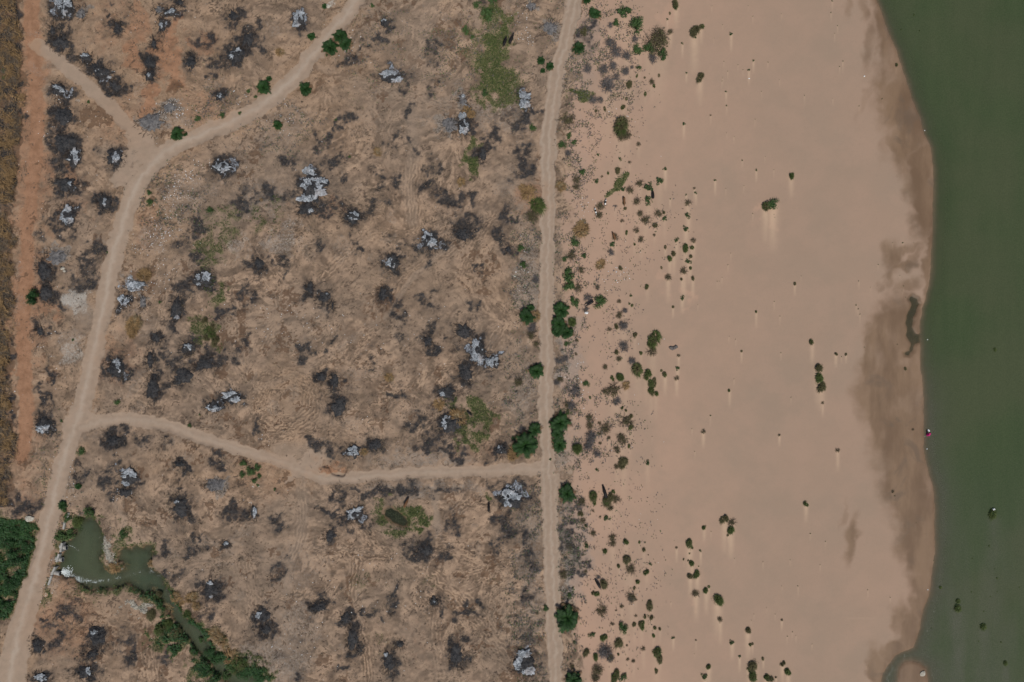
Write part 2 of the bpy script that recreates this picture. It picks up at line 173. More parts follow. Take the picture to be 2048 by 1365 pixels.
# reeds and grass clumps standing in the river
RIVER_CLUMPS = [T((3,2),1362,352)+(9,1.4),T((3,2),1150,925)+(8.5,1),T((3,2),1152,882)+(5.5,1),T((3,2),1303,1035)+(7.5,1),T((3,2),1437,1255)+(5,1.2),T((3,2),1045,800)+(3.5,1),T((3,1),1373,731)+(3.5,1.4),T((3,2),1338,550)+(1.8,1.4),T((3,2),1386,744)+(2.2,1),T((3,2),1410,1130)+(2,1),T((3,0),885,82)+(2,1),T((3,0),808,170)+(1.6,1),T((3,0),919,177)+(1.6,1),T((3,2),1237,626)+(1.5,1),T((3,2),1371,690)+(1.3,1),T((3,2),1345,856)+(1.4,1),T((3,2),1233,827)+(1.6,1),T((3,2),1386,827)+(1.4,1),T((3,2),1305,945)+(1.4,1),T((3,2),1520,800)+(1.6,1),T((3,2),990,1047)+(1.4,1),T((3,2),1275,1125)+(1.4,1)]
# green growth on the ground: polygons or ellipses (x,y,rx,ry,rot,weight)
GREEN = [(1000,110,30,90,8,.75),(985,70,34,66,0,1),(1000,130,34,80,5,.9),(940,100,24,30,0,.5),(1030,190,20,40,0,.6),(1000,200,45,22,0,.7),(965,150,26,50,0,.85),(1010,40,20,28,0,.7),(945,60,22,18,0,.5),(942,322,18,40,0,1),(952,335,14,28,0,.9),(1085,60,30,50,0,.3),(1060,150,26,40,0,.3),(1165,186,36,9,5,.9),(1190,140,34,20,0,.35),(1195,55,20,30,0,.3),
 (450,455,50,45,0,.5),(420,500,36,40,30,.6),(415,560,18,50,20,.55),(410,660,30,50,0,.6),(440,590,14,22,30,.7),(545,400,24,18,0,.55),(545,440,20,20,0,.4),(505,440,16,30,0,.5),(790,1035,52,32,0,.75),(840,1042,26,22,0,.95),(755,1055,22,16,0,.5),(960,820,34,28,-50,.8),(945,870,28,26,0,1),(905,800,18,10,20,.8),(975,1003,14,12,0,.6),
 (160,1190,60,14,0,.4),(290,1195,40,20,30,.5),(330,1260,40,22,40,.9),(370,1290,34,16,40,1),(440,1330,60,34,35,1),(500,1350,40,24,0,1),(110,1075,24,50,15,.6),(170,1035,30,14,0,.7),(245,1075,16,20,0,.6),(30,1140,60,110,10,1),(20,1060,50,26,0,.8),(270,1175,50,12,0,.6),(640,120,60,30,40,.1),(390,175,26,14,0,.2),(735,1165,40,22,0,.35),(860,1170,24,14,0,.35),(760,1290,22,26,0,.35),(1010,1090,14,10,0,.2),(60,625,40,20,0,.15),(530,620,10,10,0,.1),(850,900,40,20,0,.3),(790,860,30,30,0,.25),(345,560,26,40,0,.2),(205,150,40,14,0,.15),(1150,275,24,40,0,.3),(1150,410,24,30,0,.25),(1150,560,26,60,0,.25),(1230,370,4,4,0,.1),(10,150,16,60,0,.25)]
GREENPOLY = [(1209,394),(1216,386),(1226,378),(1232,362),(1240,350),(1252,346),(1261,345),(1259,352),(1250,364),(1244,374),(1240,382),(1230,384),(1222,390),(1211,397)]
WETS = [(1785,520,18,30,0,.6),(1812,498,40,10,10,.5),(1835,515,12,22,-20,.5),(1810,528,34,8,0,.7),(1780,545,14,26,0,.55),(1758,575,14,14,0,.35),(1818,570,34,12,20,.5),(1800,610,30,26,20,.5),(1790,640,46,30,0,.7),(1750,660,22,40,0,.5),(1765,700,30,14,0,.4),(1785,710,30,14,0,.6),(1760,790,42,60,0,.7),(1800,760,40,50,0,.7),(1740,830,14,60,10,.45),(1800,880,50,80,0,.75),(1765,850,30,40,0,.5),(1810,960,46,60,-10,.8),(1830,1040,36,70,0,.8),(1845,1110,26,60,0,.8),(1850,1200,20,60,5,.8),(1830,1270,24,50,10,.7),(1800,1240,16,40,0,.5),(1790,1310,30,20,20,.9),(1765,1350,18,50,20,.8),(1800,1330,10,10,0,.2),
 (1740,80,12,60,-10,.4),(1770,150,26,60,-10,.5),(1800,200,34,60,-15,.8),(1820,270,30,60,-10,.8),(1845,340,26,60,-8,.85),(1850,420,22,50,0,.8),(1862,520,8,90,0,.7),(1735,190,8,50,-25,.3),(1685,1030,6,30,-10,.35),(1703,1085,12,44,-8,.6),(1700,5,8,30,-15,.4),(1732,8,10,30,0,.4),(1855,450,8,80,0,.4),(1780,280,14,50,-20,.3),(1820,830,20,30,0,.5)]
REDS = [(270,40,18,60,5,.5),(270,115,20,40,10,.7),(300,190,14,30,0,.8),(352,50,8,30,10,.7),(335,110,26,60,10,.7),(300,210,12,20,0,.6),(62,300,34,320,0,.5),(52,650,34,120,0,.45),(48,900,34,200,0,.3),(350,170,20,16,0,.7),(410,90,26,24,0,.5),(140,340,24,16,0,.5),(150,410,40,30,0,.3),(60,590,46,50,0,.5),(88,620,34,14,0,.55),(130,1150,60,40,0,.35),(120,1250,70,70,0,.4),(20,740,20,6,0,.8),(660,935,36,18,0,.6),(230,720,40,60,0,.35),(1150,880,20,20,0,.2),(1060,400,30,30,0,.4),(820,1290,80,40,0,.15),(230,50,60,60,0,.3),(400,200,60,30,0,.35),(420,230,60,20,0,.3),(1050,20,20,14,0,.1),(300,460,40,50,0,.35),(540,950,60,50,0,.25),(960,900,60,40,0,.2),(640,420,60,14,0,.4),(250,240,60,60,0,.3)]
DARKSOIL = [(660,160,60,12,20,.6),(350,178,16,20,0,.7),(640,1090,50,6,0,.5),(705,1200,6,100,-4,.6),(640,1200,46,8,5,.4),(640,145,50,10,15,.5),(280,1260,14,70,10,.5),(560,1180,30,8,0,.2),(575,800,50,40,0,.25),(860,50,50,40,0,.3),(470,870,70,24,20,.2)]
PINKS = [(1330,30,24,50,10,.8),(1300,230,30,60,0,.5),(1290,250,50,60,20,.6),(1320,320,60,40,-10,.5),(1250,470,60,80,0,.45),(1280,490,24,40,0,.6),(1230,430,40,30,0,.4),(1170,670,60,80,0,.5),(1200,720,50,70,0,.55),(1180,620,40,20,0,.5),(1330,570,20,14,0,.7),(1375,580,12,30,0,.7),(1220,820,60,60,0,.45),(1250,940,70,30,0,.5),(1290,960,60,22,0,.6),(1290,1060,60,80,0,.35),(1270,1280,50,50,0,.4),(1200,310,60,60,0,.25),(1390,1130,26,90,0,.45),(1375,1100,14,50,0,.5),(1540,430,18,20,0,.8),(1395,1195,14,12,0,.7),(1325,1290,14,30,0,.5),(1420,640,80,300,0,.2),(1190,1240,40,80,0,.2)]
RUBBLE = [(1170,100,40,90,0,.5),(1130,150,40,100,0,.35),(1150,300,30,80,0,.5),(1140,700,26,90,0,.75),(1130,900,30,60,0,.6),(1145,1100,28,160,0,.8),(1060,1150,36,220,0,.5),(1060,560,40,120,0,.6),(1050,780,40,80,0,.5),(1060,250,30,60,0,.4),(430,170,20,16,0,.5),(350,240,50,26,0,.5),(360,390,60,60,0,.5),(310,480,50,50,0,.5),(160,600,40,60,0,.45),(140,690,40,50,0,.45),(540,1330,100,60,0,.55),(600,1250,60,60,0,.5),(560,250,60,60,30,.45),(730,60,50,60,30,.35),(740,250,80,50,0,.35),(990,230,80,40,0,.5),(520,400,80,50,0,.5),(560,480,50,40,0,.6),(760,720,100,60,0,.3),(800,800,60,80,0,.35),(960,700,100,100,0,.2),(280,640,50,60,0,.4),(90,1120,20,80,15,.6),(130,960,30,60,0,.5),(170,870,50,20,0,.4),(600,1140,90,80,0,.4),(850,920,150,18,0,.55),(850,975,170,18,0,.55),(280,1215,26,7,0,1)]
PALE = [(155,590,34,26,0,.7),(145,710,26,30,0,.55),(160,180,14,12,30,.6),(300,235,30,18,0,.3),(480,490,36,14,-20,.5),(500,520,40,20,0,.35),(570,470,50,26,0,.4),(655,5,14,8,0,.6),(1130,260,20,60,0,.2),(275,570,24,10,0,.6),(215,1103,12,24,-8,1),(272,1214,26,9,5,1),(700,1170,40,40,0,.25),(820,700,40,80,0,.25),(1500,1,1,1,0,.1)]

# ---------------------------------------------------------------- ground fields
core_x = np.arange(-60, 2110, 2.0); core_y = np.arange(-60, 1430, 2.0)
def grow(last, step, n, sign):
    out = []; v = last; s = step
    for _ in range(n): s *= 1.28; v += sign*s; out.append(v)
    return np.array(out)
xs = np.concatenate([grow(core_x[0], 2, 32, -1)[::-1], core_x, grow(core_x[-1], 2, 32, 1)])
ys = np.concatenate([grow(core_y[0], 2, 32, -1)[::-1], core_y, grow(core_y[-1], 2, 32, 1)])
X, Y = np.meshgrid(xs, ys); NY, NX = X.shape
wx = (fbm(X, Y, 26, 4, 5)-.5); wy = (fbm(X, Y, 26, 4, 77)-.5)
wx2 = (fbm(X, Y, 9, 3, 15)-.5); wy2 = (fbm(X, Y, 9, 3, 87)-.5)
XW, YW = X+wx*62+wx2*26, Y+wy*62+wy2*26                  # warped coordinates for ragged patches
XL, YL = X+wx*9+wx2*9, Y+wy*9+wy2*9                     # lightly warped for road edges
def blob_field(lst, soft=0.35, px=XW, py=YW, extra=1.9):
    out = np.zeros(X.shape, np.float32)
    for (bx, by, rx, ry, rot, w) in lst:
        R = max(rx, ry)*extra+14
        i0, i1 = np.searchsorted(xs, [bx-R, bx+R]); j0, j1 = np.searchsorted(ys, [by-R, by+R])
        if i1 <= i0 or j1 <= j0: continue
        sl = (slice(j0, j1), slice(i0, i1)); dx = px[sl]-bx; dy = py[sl]-by
        a = math.radians(-rot); u = (dx*math.cos(a)+dy*math.sin(a))/rx; v = (-dx*math.sin(a)+dy*math.cos(a))/ry
        d = np.sqrt(u*u+v*v); m = w*(1-sst(1-soft, 1+soft, d)); out[sl] = np.maximum(out[sl], m)
    return out
def near_dist(pts, P_):
    px_ = [p[0] for p in pts]; py_ = [p[1] for p in pts]
    i0, i1 = np.searchsorted(xs, [min(px_)-P_, max(px_)+P_]); j0, j1 = np.searchsorted(ys, [min(py_)-P_, max(py_)+P_]); sl = (slice(j0, j1), slice(i0, i1))
    D = np.full(X.shape, 1e3); Sd = np.zeros(X.shape); D[sl], Sd[sl] = poly_dist(XL[sl], YL[sl], pts); return D, Sd
def road_field(pts, half, soft=4.0):
    P_ = half+soft+24; px_ = [p[0] for p in pts]; py_ = [p[1] for p in pts]
    i0, i1 = np.searchsorted(xs, [min(px_)-P_, max(px_)+P_]); j0, j1 = np.searchsorted(ys, [min(py_)-P_, max(py_)+P_]); sl = (slice(j0, j1), slice(i0, i1))
    D = np.full(X.shape, 1e3); Sd = np.zeros(X.shape)
    if i1 > i0 and j1 > j0: D[sl], Sd[sl] = poly_dist(XL[sl], YL[sl], pts)
    return 1-sst(half-soft, half+soft, D), Sd
halfmain = np.interp(Y, [0, 400, 900, 1100, 1365], [15, 18, 19, 19, 30])
d, side_main = near_dist(ROAD_MAIN, 120); rm = 1-sst(-6, 6, d-halfmain)
d2, side2 = near_dist(ROAD_TWO, 60); r2 = 1-sst(-5, 5, d2-np.interp(Y, [0, 100, 250, 900, 960, 1365], [17, 15, 15, 15, 18, 14]))
r3, side3 = road_field(ROAD_SIDE, 12, 7); r4, side4 = road_field(ROAD_RED, 14, 8); r5, side5 = road_field(ROAD_DIAG, 14, 7); r6, _ = road_field(ROAD_SAND, 14, 10)
rj = blob_field([(285,300,38,34,0,1),(160,842,34,22,-20,1),(1095,945,30,26,0,1),(600,925,60,16,10,.8),(250,350,24,40,0,.7)], .3)
faint = np.zeros(X.shape)
for pts, hw, w in FAINT:
    f, _ = road_field(pts, hw, hw*.7); faint = np.maximum(faint, f*w)
shore_x = np.interp(Y, [p[0] for p in SHORE], [p[1] for p in SHORE])
wig = (fbm(X, Y, 14, 3, 201)-.5)*4
dsh = X-shore_x+wig
inl = sdf_poly(X, Y, INLET)+wig; spit = sdf_poly(X, Y, SPIT)+wig; lag = sdf_poly(X, Y, LAGOON)+wig+(fbm(X, Y, 16, 3, 303)-.5)*8+1.5
river = np.maximum(dsh, inl); river = np.minimum(river, np.where(spit > -900, -spit, 1e3))
pond = sdf_poly(X, Y, POND, 30)+(fbm(X, Y, 14, 4, 301)-.5)*20-1.5; pond = np.where(pond < -500, -100, pond)
marsh = sdf_poly(XL, YL, MARSH, 30); marsh = np.where(marsh < -500, -100, marsh)
pool = sdf_poly(X, Y, POOL, 30)+wig; pool = np.where(pool < -500, -100, pool)
gully = sdf_poly(X, Y, GULLY, 30)+wig*.8; gully = np.where(gully < -500, -100, gully)
gpoly = sdf_poly(X, Y, GREENPOLY, 30)+wig*.8; gpoly = np.where(gpoly < -500, -100, gpoly)
xb = np.interp(Y, [0, 60, 200, 280, 420, 900, 1365], [1150, 1165, 1150, 1130, 1128, 1132, 1150])
sand = sst(-16, 16, X-xb+wx*70)
bedge = [(h['x'], h['y'], h['rx']*1.12, h['ry']*1.12, h['rot'], {'h': 1.0, 's': .85, 'g': .22}[h['k']]) for h in HEAPS]
burn = blob_field(bedge, .55)
burn = burn*np.clip(.72+.8*sst(.36, .60, fbm(X, Y, 12, 4, 111)), 0, 1.1)
halo = blob_field([(b[0], b[1], b[2]*1.5+5, b[3]*1.5+5, b[4], b[5]*.46) for b in bedge], .6)
burn = np.maximum(burn*np.clip(.74+.8*sst(.30, .62, fbm(X, Y, 4.5, 3, 113)), 0, 1), halo*(.6+.8*fbm(X, Y, 8, 3, 115)))
ashb = blob_field([(a[0], a[1], a[2]*.95, a[3]*.95, a[5], a[4]*.8) for h in HEAPS for a in h['ash']], .4)
grey = blob_field([(h['x'], h['y'], h['rx'], h['ry'], h['rot'], .85) for h in HEAPS if h['k'] == 'g'], .5)
green = blob_field(GREEN, .5); green = np.maximum(green, sst(-2.5, 2, gpoly)*.95); green = np.maximum(green, sst(-6, 2, marsh))
green = np.maximum(green, (.6+.4*sst(1150, 1220, Y))*sst(-20, -3, pond)*(1-sst(0, 4, pond)))
red = blob_field(REDS, .6); dark = blob_field(DARKSOIL, .6); pink = blob_field(PINKS, .7)
rub = np.maximum(blob_field(RUBBLE, .6), grey); pale = blob_field(PALE, .5)
wet = np.clip(blob_field([(a, b, c*1.12, d_*1.12, e, f) for a, b, c, d_, e, f in WETS], .75, X+wx*34, Y+wy*34)*1.25, 0, 1)*(.75+.5*fbm(X, Y, 30, 3, 155))
WP1 = [(1742,-80),(1750,60),(1752,130),(1750,200),(1764,260),(1790,330),(1812,400),(1836,450),(1852,490),(1866,560),(1900,560),(1900,-80)]
WP2 = [(1738,650),(1770,620),(1800,600),(1822,575),(1850,600),(1900,640),(1900,1290),(1828,1310),(1790,1335),(1764,1400),(1745,1420),(1762,1335),(1788,1285),(1806,1235),(1822,1195),(1824,1130),(1810,1060),(1792,1000),(1774,950),(1745,885),(1726,830),(1718,770),(1724,700)]
for wp, sd_ in ((WP1, 171), (WP2, 173)):
    q = sdf_poly(X+wx*30, Y+wy*30, wp, 60); q = np.where(q < -500, -100, q); wet = np.maximum(wet, sst(-12, 16, q)*np.clip(.60+.9*(fbm(X*1.6, Y*.7, 46, 4, sd_)-.30), .45, 1)*(dsh < 8))
wet = np.maximum(wet, .85*sst(-4, 2, np.where(spit > -900, spit, -99)))
edge_wet = np.exp(-np.abs(np.minimum(river, 0))/5.0)*.85; wet = np.maximum(wet, edge_wet*(river < 2)); wet = np.maximum(wet, sst(-7, 0, lag)); wet = np.maximum(wet, sst(-6, 0, pool)*.8)
wet = np.maximum(wet, .7*sst(-6, 0, pond))
# wind tails of sand lee of each plant on the open sand
tail = np.zeros(X.shape, np.float32)
for code, px_, py_, pr, e in PLANTS:
    if px_ < 1215: continue
    r = max(pr, 1.2); L = r*(5+4*rnd.random())+8
    i0, i1 = np.searchsorted(xs, [px_-r*2.4, px_+r*2.4]); j0, j1 = np.searchsorted(ys, [py_-r, py_+L*1.3])
    sl = (slice(j0, j1), slice(i0, i1)); dx = X[sl]-px_; dy = Y[sl]-py_
    k = np.exp(-(dx/(r*.75))**2)*sst(-r*.6, r*.5, dy)*np.clip(1-dy/L, 0, 1)**.8
    w = .95 if pr > 2 else .5
    if px_ < 1330: w *= .45
    tail[sl] = np.maximum(tail[sl], k*w)
tail = tail*(.7+.6*fbm(X, Y, 8, 3, 911))
# streaks of churned soil: noise smeared along a swirling flow
ang = 2*math.pi*1.3*fbm(X, Y, 170, 2, 41)+3.2*(fbm(X, Y, 55, 3, 43)-.5)+1.5*(fbm(X, Y, 14, 2, 45)-.5)
gx = np.cos(ang); gy = np.sin(ang)
nz = RS.rand(NY, NX).astype(np.float32)
nzc = (nz+np.roll(nz, 1, 0)+np.roll(nz, 1, 1)+np.roll(nz, -1, 0)+np.roll(nz, -1, 1))/5
def lic(src, n):
    acc = src.copy(); cnt = 1
    for sg in (1, -1):
        pi = np.tile(np.arange(NX, dtype=np.float32), (NY, 1)); pj = np.tile(np.arange(NY, dtype=np.float32)[:, None], (1, NX))
        for _ in range(n):
            ii = np.clip(pi, 0, NX-1).astype(np.int32); jj = np.clip(pj, 0, NY-1).astype(np.int32)
            pi = pi+sg*gx[jj, ii]; pj = pj+sg*gy[jj, ii]
            ii = np.clip(pi, 0, NX-1).astype(np.int32); jj = np.clip(pj, 0, NY-1).astype(np.int32)
            acc += src[jj, ii]; cnt += 1
    return acc/cnt
def unit(a): a = (a-a.mean())/(a.std()+1e-9); return np.clip(.5+a*.22, 0, 1)
s1 = unit(lic(nz, 7)); s2 = unit(lic(nzc, 14)); s3 = unit(lic(fbm(X, Y, 5, 2, 61).astype(np.float32), 10))
lump = unit(fbm(X, Y, 18, 4, 71)); strength = .12+.95*sst(.48, .66, fbm(X, Y, 70, 3, 81))
fine = unit(fbm(X, Y, 4.5, 3, 73)); streak = np.clip(.5+(s1-.5)*.2*(.3+strength)+(s2-.5)*.75*strength+(s3-.5)*.75*strength+(lump-.5)*.8+(fine-.5)*.35, 0, 1)
track = np.clip(np.maximum.reduce([rm, r2, r3, rj*.95, r5*.9, r6*.35]), 0, 1)
trackf = np.clip(np.maximum(track, faint), 0, 1); trackg = track
red = np.clip(np.maximum(red, r4*1.0), 0, 1)
on_road = np.maximum(track, r4*.9)
burn *= 1-on_road*.92; ashb *= 1-on_road; green *= 1-on_road*.95; rub *= 1-on_road*.8
sand = sand*(1-r2)
landm = 1-sst(-3, 3, river)
rust = sst(.57, .69, fbm(X+wx2*40, Y+wy2*40, 22, 5, 131, .62))*sst(.42, .6, fbm(X, Y, 160, 2, 133))
smear = sst(.56, .68, fbm(X, Y, 34, 4, 135))*(.35+.65*sst(.4, .6, fbm(X, Y, 130, 2, 137)))
dark = np.maximum(dark, rust*.9); lb = (1-sst(-14, 8, X-np.interp(Y, [0, 100, 200, 300, 400, 600, 800, 1000], [40, 48, 52, 40, 30, 27, 25, 22])+wx*60))*(Y < 1015)*sst(-170, -60, X)*sst(-240, -60, Y); dark = np.maximum(dark, lb); burn = np.maximum(burn, lb*.9*sst(.40, .56, fbm(X, Y, 14, 3, 165))); rub = np.maximum(rub, smear*.42*(X < 1110))
warm = np.clip(blob_field([(200,140,210,200,0,.75),(60,500,70,460,0,.55),(330,150,120,120,0,.8),(260,420,60,160,0,.55),(330,450,60,80,0,.6),(640,140,130,60,10,.6),(600,220,120,60,-20,.45),(560,930,130,50,10,.7),(120,1230,150,110,0,.5),(360,920,120,40,10,.4),(700,450,120,40,0,.35),(800,560,120,60,-20,.3),(600,780,80,60,0,.4),(960,560,60,40,0,.3),(400,110,120,100,0,.6)], .7)*(.55+.8*fbm(X, Y, 40, 4, 161)), 0, 1)
warm = np.maximum(warm, .7*np.exp(-(np.clip(d-halfmain, 0, 99)/22.)**2)*sst(.35, .6, fbm(X, Y, 30, 3, 163)))
crack = sst(.60, .74, fbm(X+wx2*30, Y+wy2*30, 7, 4, 139, .6))*(.3+.7*sst(.4, .62, fbm(X, Y, 60, 3, 141)))
green = green*np.clip(.5+.9*sst(.34, .58, fbm(X, Y, 16, 4, 143)), 0, 1)
pink = np.maximum(pink, .62*np.clip(1-(X-1200)/480., 0, 1)*(X > 1120)*(.5+fbm(X, Y, 90, 3, 145)))
RUTS = [([(830,460),(760,470),(700,500),(640,560)],12,.7),([(520,500),(560,560),(560,640),(520,700)],14,.7),([(880,330),(900,420),(870,520),(880,600)],12,.6),([(760,830),(800,780),(870,740),(930,730)],12,.7),([(470,1300),(420,1240),(400,1180)],12,.6),([(880,1180),(870,1260),(890,1360)],12,.7),([(1040,1180),(960,1160),(880,1180)],14,.7),([(400,960),(460,1000),(520,990)],12,.6),([(260,960),(320,1010),(300,1060)],12,.5),([(640,1300),(660,1220),(640,1150)],10,.6),([(210,1260),(290,1240),(310,1350)],16,.7),([(700,300),(760,330),(790,400)],12,.5),([(960,560),(1010,640),(1020,720)],12,.5),([(450,900),(520,860),(590,880)],10,.5),([(505,790),(560,765),(620,735),(690,705),(740,665)],14,1),([(925,480),(860,520),(805,560),(780,610)],12,1),([(1000,660),(950,740),(890,810),(840,870)],12,.8),([(715,1120),(705,1180),(712,1240),(730,1300),(738,1380)],11,1.2),([(830,1120),(900,1180),(960,1240),(1030,1330)],22,1),
 ([(618,1098),(690,1102),(770,1112)],13,1.1),([(712,1040),(740,1075),(775,1110)],16,1),([(600,960),(606,1020),(602,1080),(580,1120)],12,.8),([(490,1130),(510,1200),(520,1290),(540,1370)],18,.9),([(430,1040),(560,1048)],8,.8),([(790,260),(830,290),(822,380),(828,450)],18,.8),([(815,150),(850,80),(880,-10)],22,.7),
 ([(560,330),(600,400),(680,400),(760,430)],12,.6),([(515,815),(530,770),(580,755),(620,780),(622,820),(590,850),(545,850),(520,830)],20,1.2),([(365,175),(400,190),(430,195),(400,215)],16,.9),([(620,140),(700,165),(800,190),(920,220)],12,.8),([(1010,1000),(930,1010),(900,1040)],14,.7),([(560,480),(600,440),(560,400)],12,.5),([(880,1090),(960,1120),(1060,1120)],20,.8),
 ([(620,900),(700,860),(760,800)],9,.6),([(450,560),(480,640),(470,720),(500,760)],12,.6),([(690,600),(760,580),(800,500)],10,.6),([(160,255),(200,230),(240,265),(200,290)],12,.8),([(1000,420),(940,500),(920,560)],12,.5),([(640,1180),(560,1200),(640,1195)],8,.8),([(340,560),(320,640),(290,720)],12,.5),([(530,880),(600,870),(700,855)],10,.8),([(960,1290),(1000,1180),(1060,1080)],14,.6)]
rutw = np.zeros(X.shape); ruts = np.zeros(X.shape)
for pts, hw, w in RUTS:
    f, sd = road_field(pts, hw, hw*.6); f = f*w*np.clip(.5+.9*sst(.35, .6, fbm(X, Y, 22, 3, 151)), 0, 1); rip = np.sin(sd*.92+2.5*wx2*6+3*fbm(X, Y, 60, 2, 153)); ruts = np.where(f > rutw, rip, ruts); rutw = np.maximum(rutw, f)
bare = blob_field([(840,90,60,100,10,.9),(870,240,60,50,0,.7),(690,185,70,26,10,.7),(240,120,50,60,0,.4),(150,200,60,30,30,.4),(480,240,60,20,-20,.3),(620,60,50,40,0,.3),(1020,930,60,16,0,.5),(560,905,50,24,0,.6),(600,520,60,50,0,.25),(1000,650,40,60,0,.4),(870,1010,18,50,0,.7),(510,470,50,30,0,.3),(720,760,60,40,0,.25),(960,170,40,60,0,.3),(1060,700,26,80,0,.3),(460,290,60,20,-20,.5),(380,530,30,60,0,.3)], .7)
strength = strength*(1-rutw.clip(0, 1))*.6; faint = np.maximum(faint, bare*.55)
streak = np.clip(streak+ruts*.5*rutw-.04*bare, 0, 1)
# heights
rough = (1-trackf)*(1-sand)*(1-sst(-3, 3, river))*(1-r4)
H = (fbm(X, Y, 60, 4, 91)-.5)*1.0*(.15+.85*rough)+(fbm(X, Y, 300, 2, 93)-.5)*.8*(1-.5*sand)
H = H*(1-sst(-160, -20, river)*.9)
rough = rough*(1-.6*bare)
H += .15*ruts*rutw*(1-on_road)
H += rough*(((s3-.5)*.22+(s2-.5)*.14)*strength+(s1-.5)*.035+(fbm(X, Y, 15, 4, 95, .5)-.5)*1.0-crack*.16+(nz-.5)*.035)
H += (1-sand)*on_road*(nz-.5)*.02+on_road*(fbm(X, Y, 9, 3, 157)-.5)*.10
H += sand*(tail*.10+(fbm(X, Y, 40, 3, 97)-.5)*.08)
H += -.10*trackf*(1-sand)
for sd, rr in ((side_main, rm), (side2, r2), (side3, r3), (side4, r4)):
    H -= rr*.05*(np.exp(-((np.abs(sd)-7)/2.6)**2))
    H += rr*.0
H += burn*rough*(fbm(X, Y, 5, 2, 99)-.5)*.35
RLEV = -0.62
H = np.where(river > -160, H+np.interp(river, [-160, -110, -4, -.5, 1, 30, 120, 600], [0, -.1, -.42, -.55, -.72, -1.1, -2.4, -3.0]), H)
H -= .35*sst(-3, 6, lag)
PLEV = -1.0
Hp = np.interp(pond, [-9, -1.5, 0, 10], [0, -.6, -1.0, -1.9]); H = np.where(pond > -9, H*(1-sst(-9, -1, pond))+Hp, H)
H += np.where(marsh > -100, np.interp(marsh, [-8, 0, 10], [0, -.5, -.95]), 0)
H += np.where(pool > -50, np.interp(pool, [-14, -1, 6], [0, -.45, -1.0]), 0)
H += np.where(gully > -50, np.interp(gully, [-1.2, 1.2, 9], [0, -.75, -.6]), 0)
ext = 1-sst(0, 1500, np.maximum(np.abs(X-1024)-1100, np.abs(Y-682)-760)); H = H*np.where(river > -160, 1, .3+.7*ext)
def Hat(px_, py_):
    px_ = np.atleast_1d(np.asarray(px_, float)); py_ = np.atleast_1d(np.asarray(py_, float))
    fi = np.interp(px_, xs, np.arange(NX)); fj = np.interp(py_, ys, np.arange(NY))
    i = np.clip(fi.astype(int), 0, NX-2); j = np.clip(fj.astype(int), 0, NY-2); u = fi-i; v = fj-j
    return (H[j, i]*(1-u)+H[j, i+1]*u)*(1-v)+(H[j+1, i]*(1-u)+H[j+1, i+1]*u)*v
def Fat(F, px_, py_):
    i = np.clip(np.searchsorted(xs, px_), 0, NX-1); j = np.clip(np.searchsorted(ys, py_), 0, NY-1); return F[j, i]
def hz(px_, py_): return float(Hat(px_, py_)[0])

# ---------------------------------------------------------------- mesh helpers
def npmesh(name, V, Fq, n=4):
    me = bpy.data.meshes.new(name); V = np.asarray(V, np.float32); Fq = np.asarray(Fq, np.int32)
    me.vertices.add(len(V)); me.vertices.foreach_set('co', V.ravel())
    me.loops.add(Fq.size); me.loops.foreach_set('vertex_index', Fq.ravel())
    me.polygons.add(len(Fq)); me.polygons.foreach_set('loop_start', np.arange(len(Fq), dtype=np.int32)*n)
    me.update(calc_edges=True); return me
def link(name, me, mat=None, parent=None, loc=None):
    o = bpy.data.objects.new(name, me); COL.objects.link(o)
    if mat is not None and len(me.materials) == 0: me.materials.append(mat)
    if parent is not None: o.parent = parent
    if loc is not None: o.location = loc
    return o
def empty(name, loc):
    o = bpy.data.objects.new(name, None); COL.objects.link(o); o.location = loc; o.empty_display_size = .3; return o
class MB:
    """collects polygons"""
    def __init__(s): s.v = []; s.f = []
    def tri(s, a, b, c): n = len(s.v); s.v += [a, b, c]; s.f.append((n, n+1, n+2))
    def quad(s, a, b, c, d): n = len(s.v); s.v += [a, b, c, d]; s.f.append((n, n+1, n+2, n+3))
    def stick(s, p, q, r0, r1, sides=3):
        p = Vector(p); q = Vector(q); d = (q-p)
        if d.length < 1e-6: return
        d.normalize(); a = d.orthogonal().normalized(); b = d.cross(a); n = len(s.v)
        for c, r in ((p, r0), (q, r1)):
            for k in range(sides):
                t = 2*math.pi*k/sides; s.v.append(tuple(c+a*(math.cos(t)*r)+b*(math.sin(t)*r)))
        for k in range(sides): s.f.append((n+k, n+(k+1) % sides, n+sides+(k+1) % sides, n+sides+k))
        s.f.append(tuple(n+sides+k for k in range(sides)))
    def box(s, c, sx, sy, sz, rz=0, tilt=0):
        M = Matrix.Translation(c) @ Matrix.Rotation(rz, 4, 'Z') @ Matrix.Rotation(tilt, 4, 'X'); n = len(s.v)
        for z in (-.5, .5):
            for (x, y) in ((-.5, -.5), (.5, -.5), (.5, .5), (-.5, .5)): s.v.append(tuple(M @ Vector((x*sx, y*sy, z*sz))))
        s.f += [(n, n+3, n+2, n+1), (n+4, n+5, n+6, n+7)]+[(n+k, n+(k+1) % 4, n+4+(k+1) % 4, n+4+k) for k in range(4)]
    def mesh(s, name):
        me = bpy.data.meshes.new(name); me.from_pydata([tuple(v) for v in s.v], [], s.f); me.update(); return me

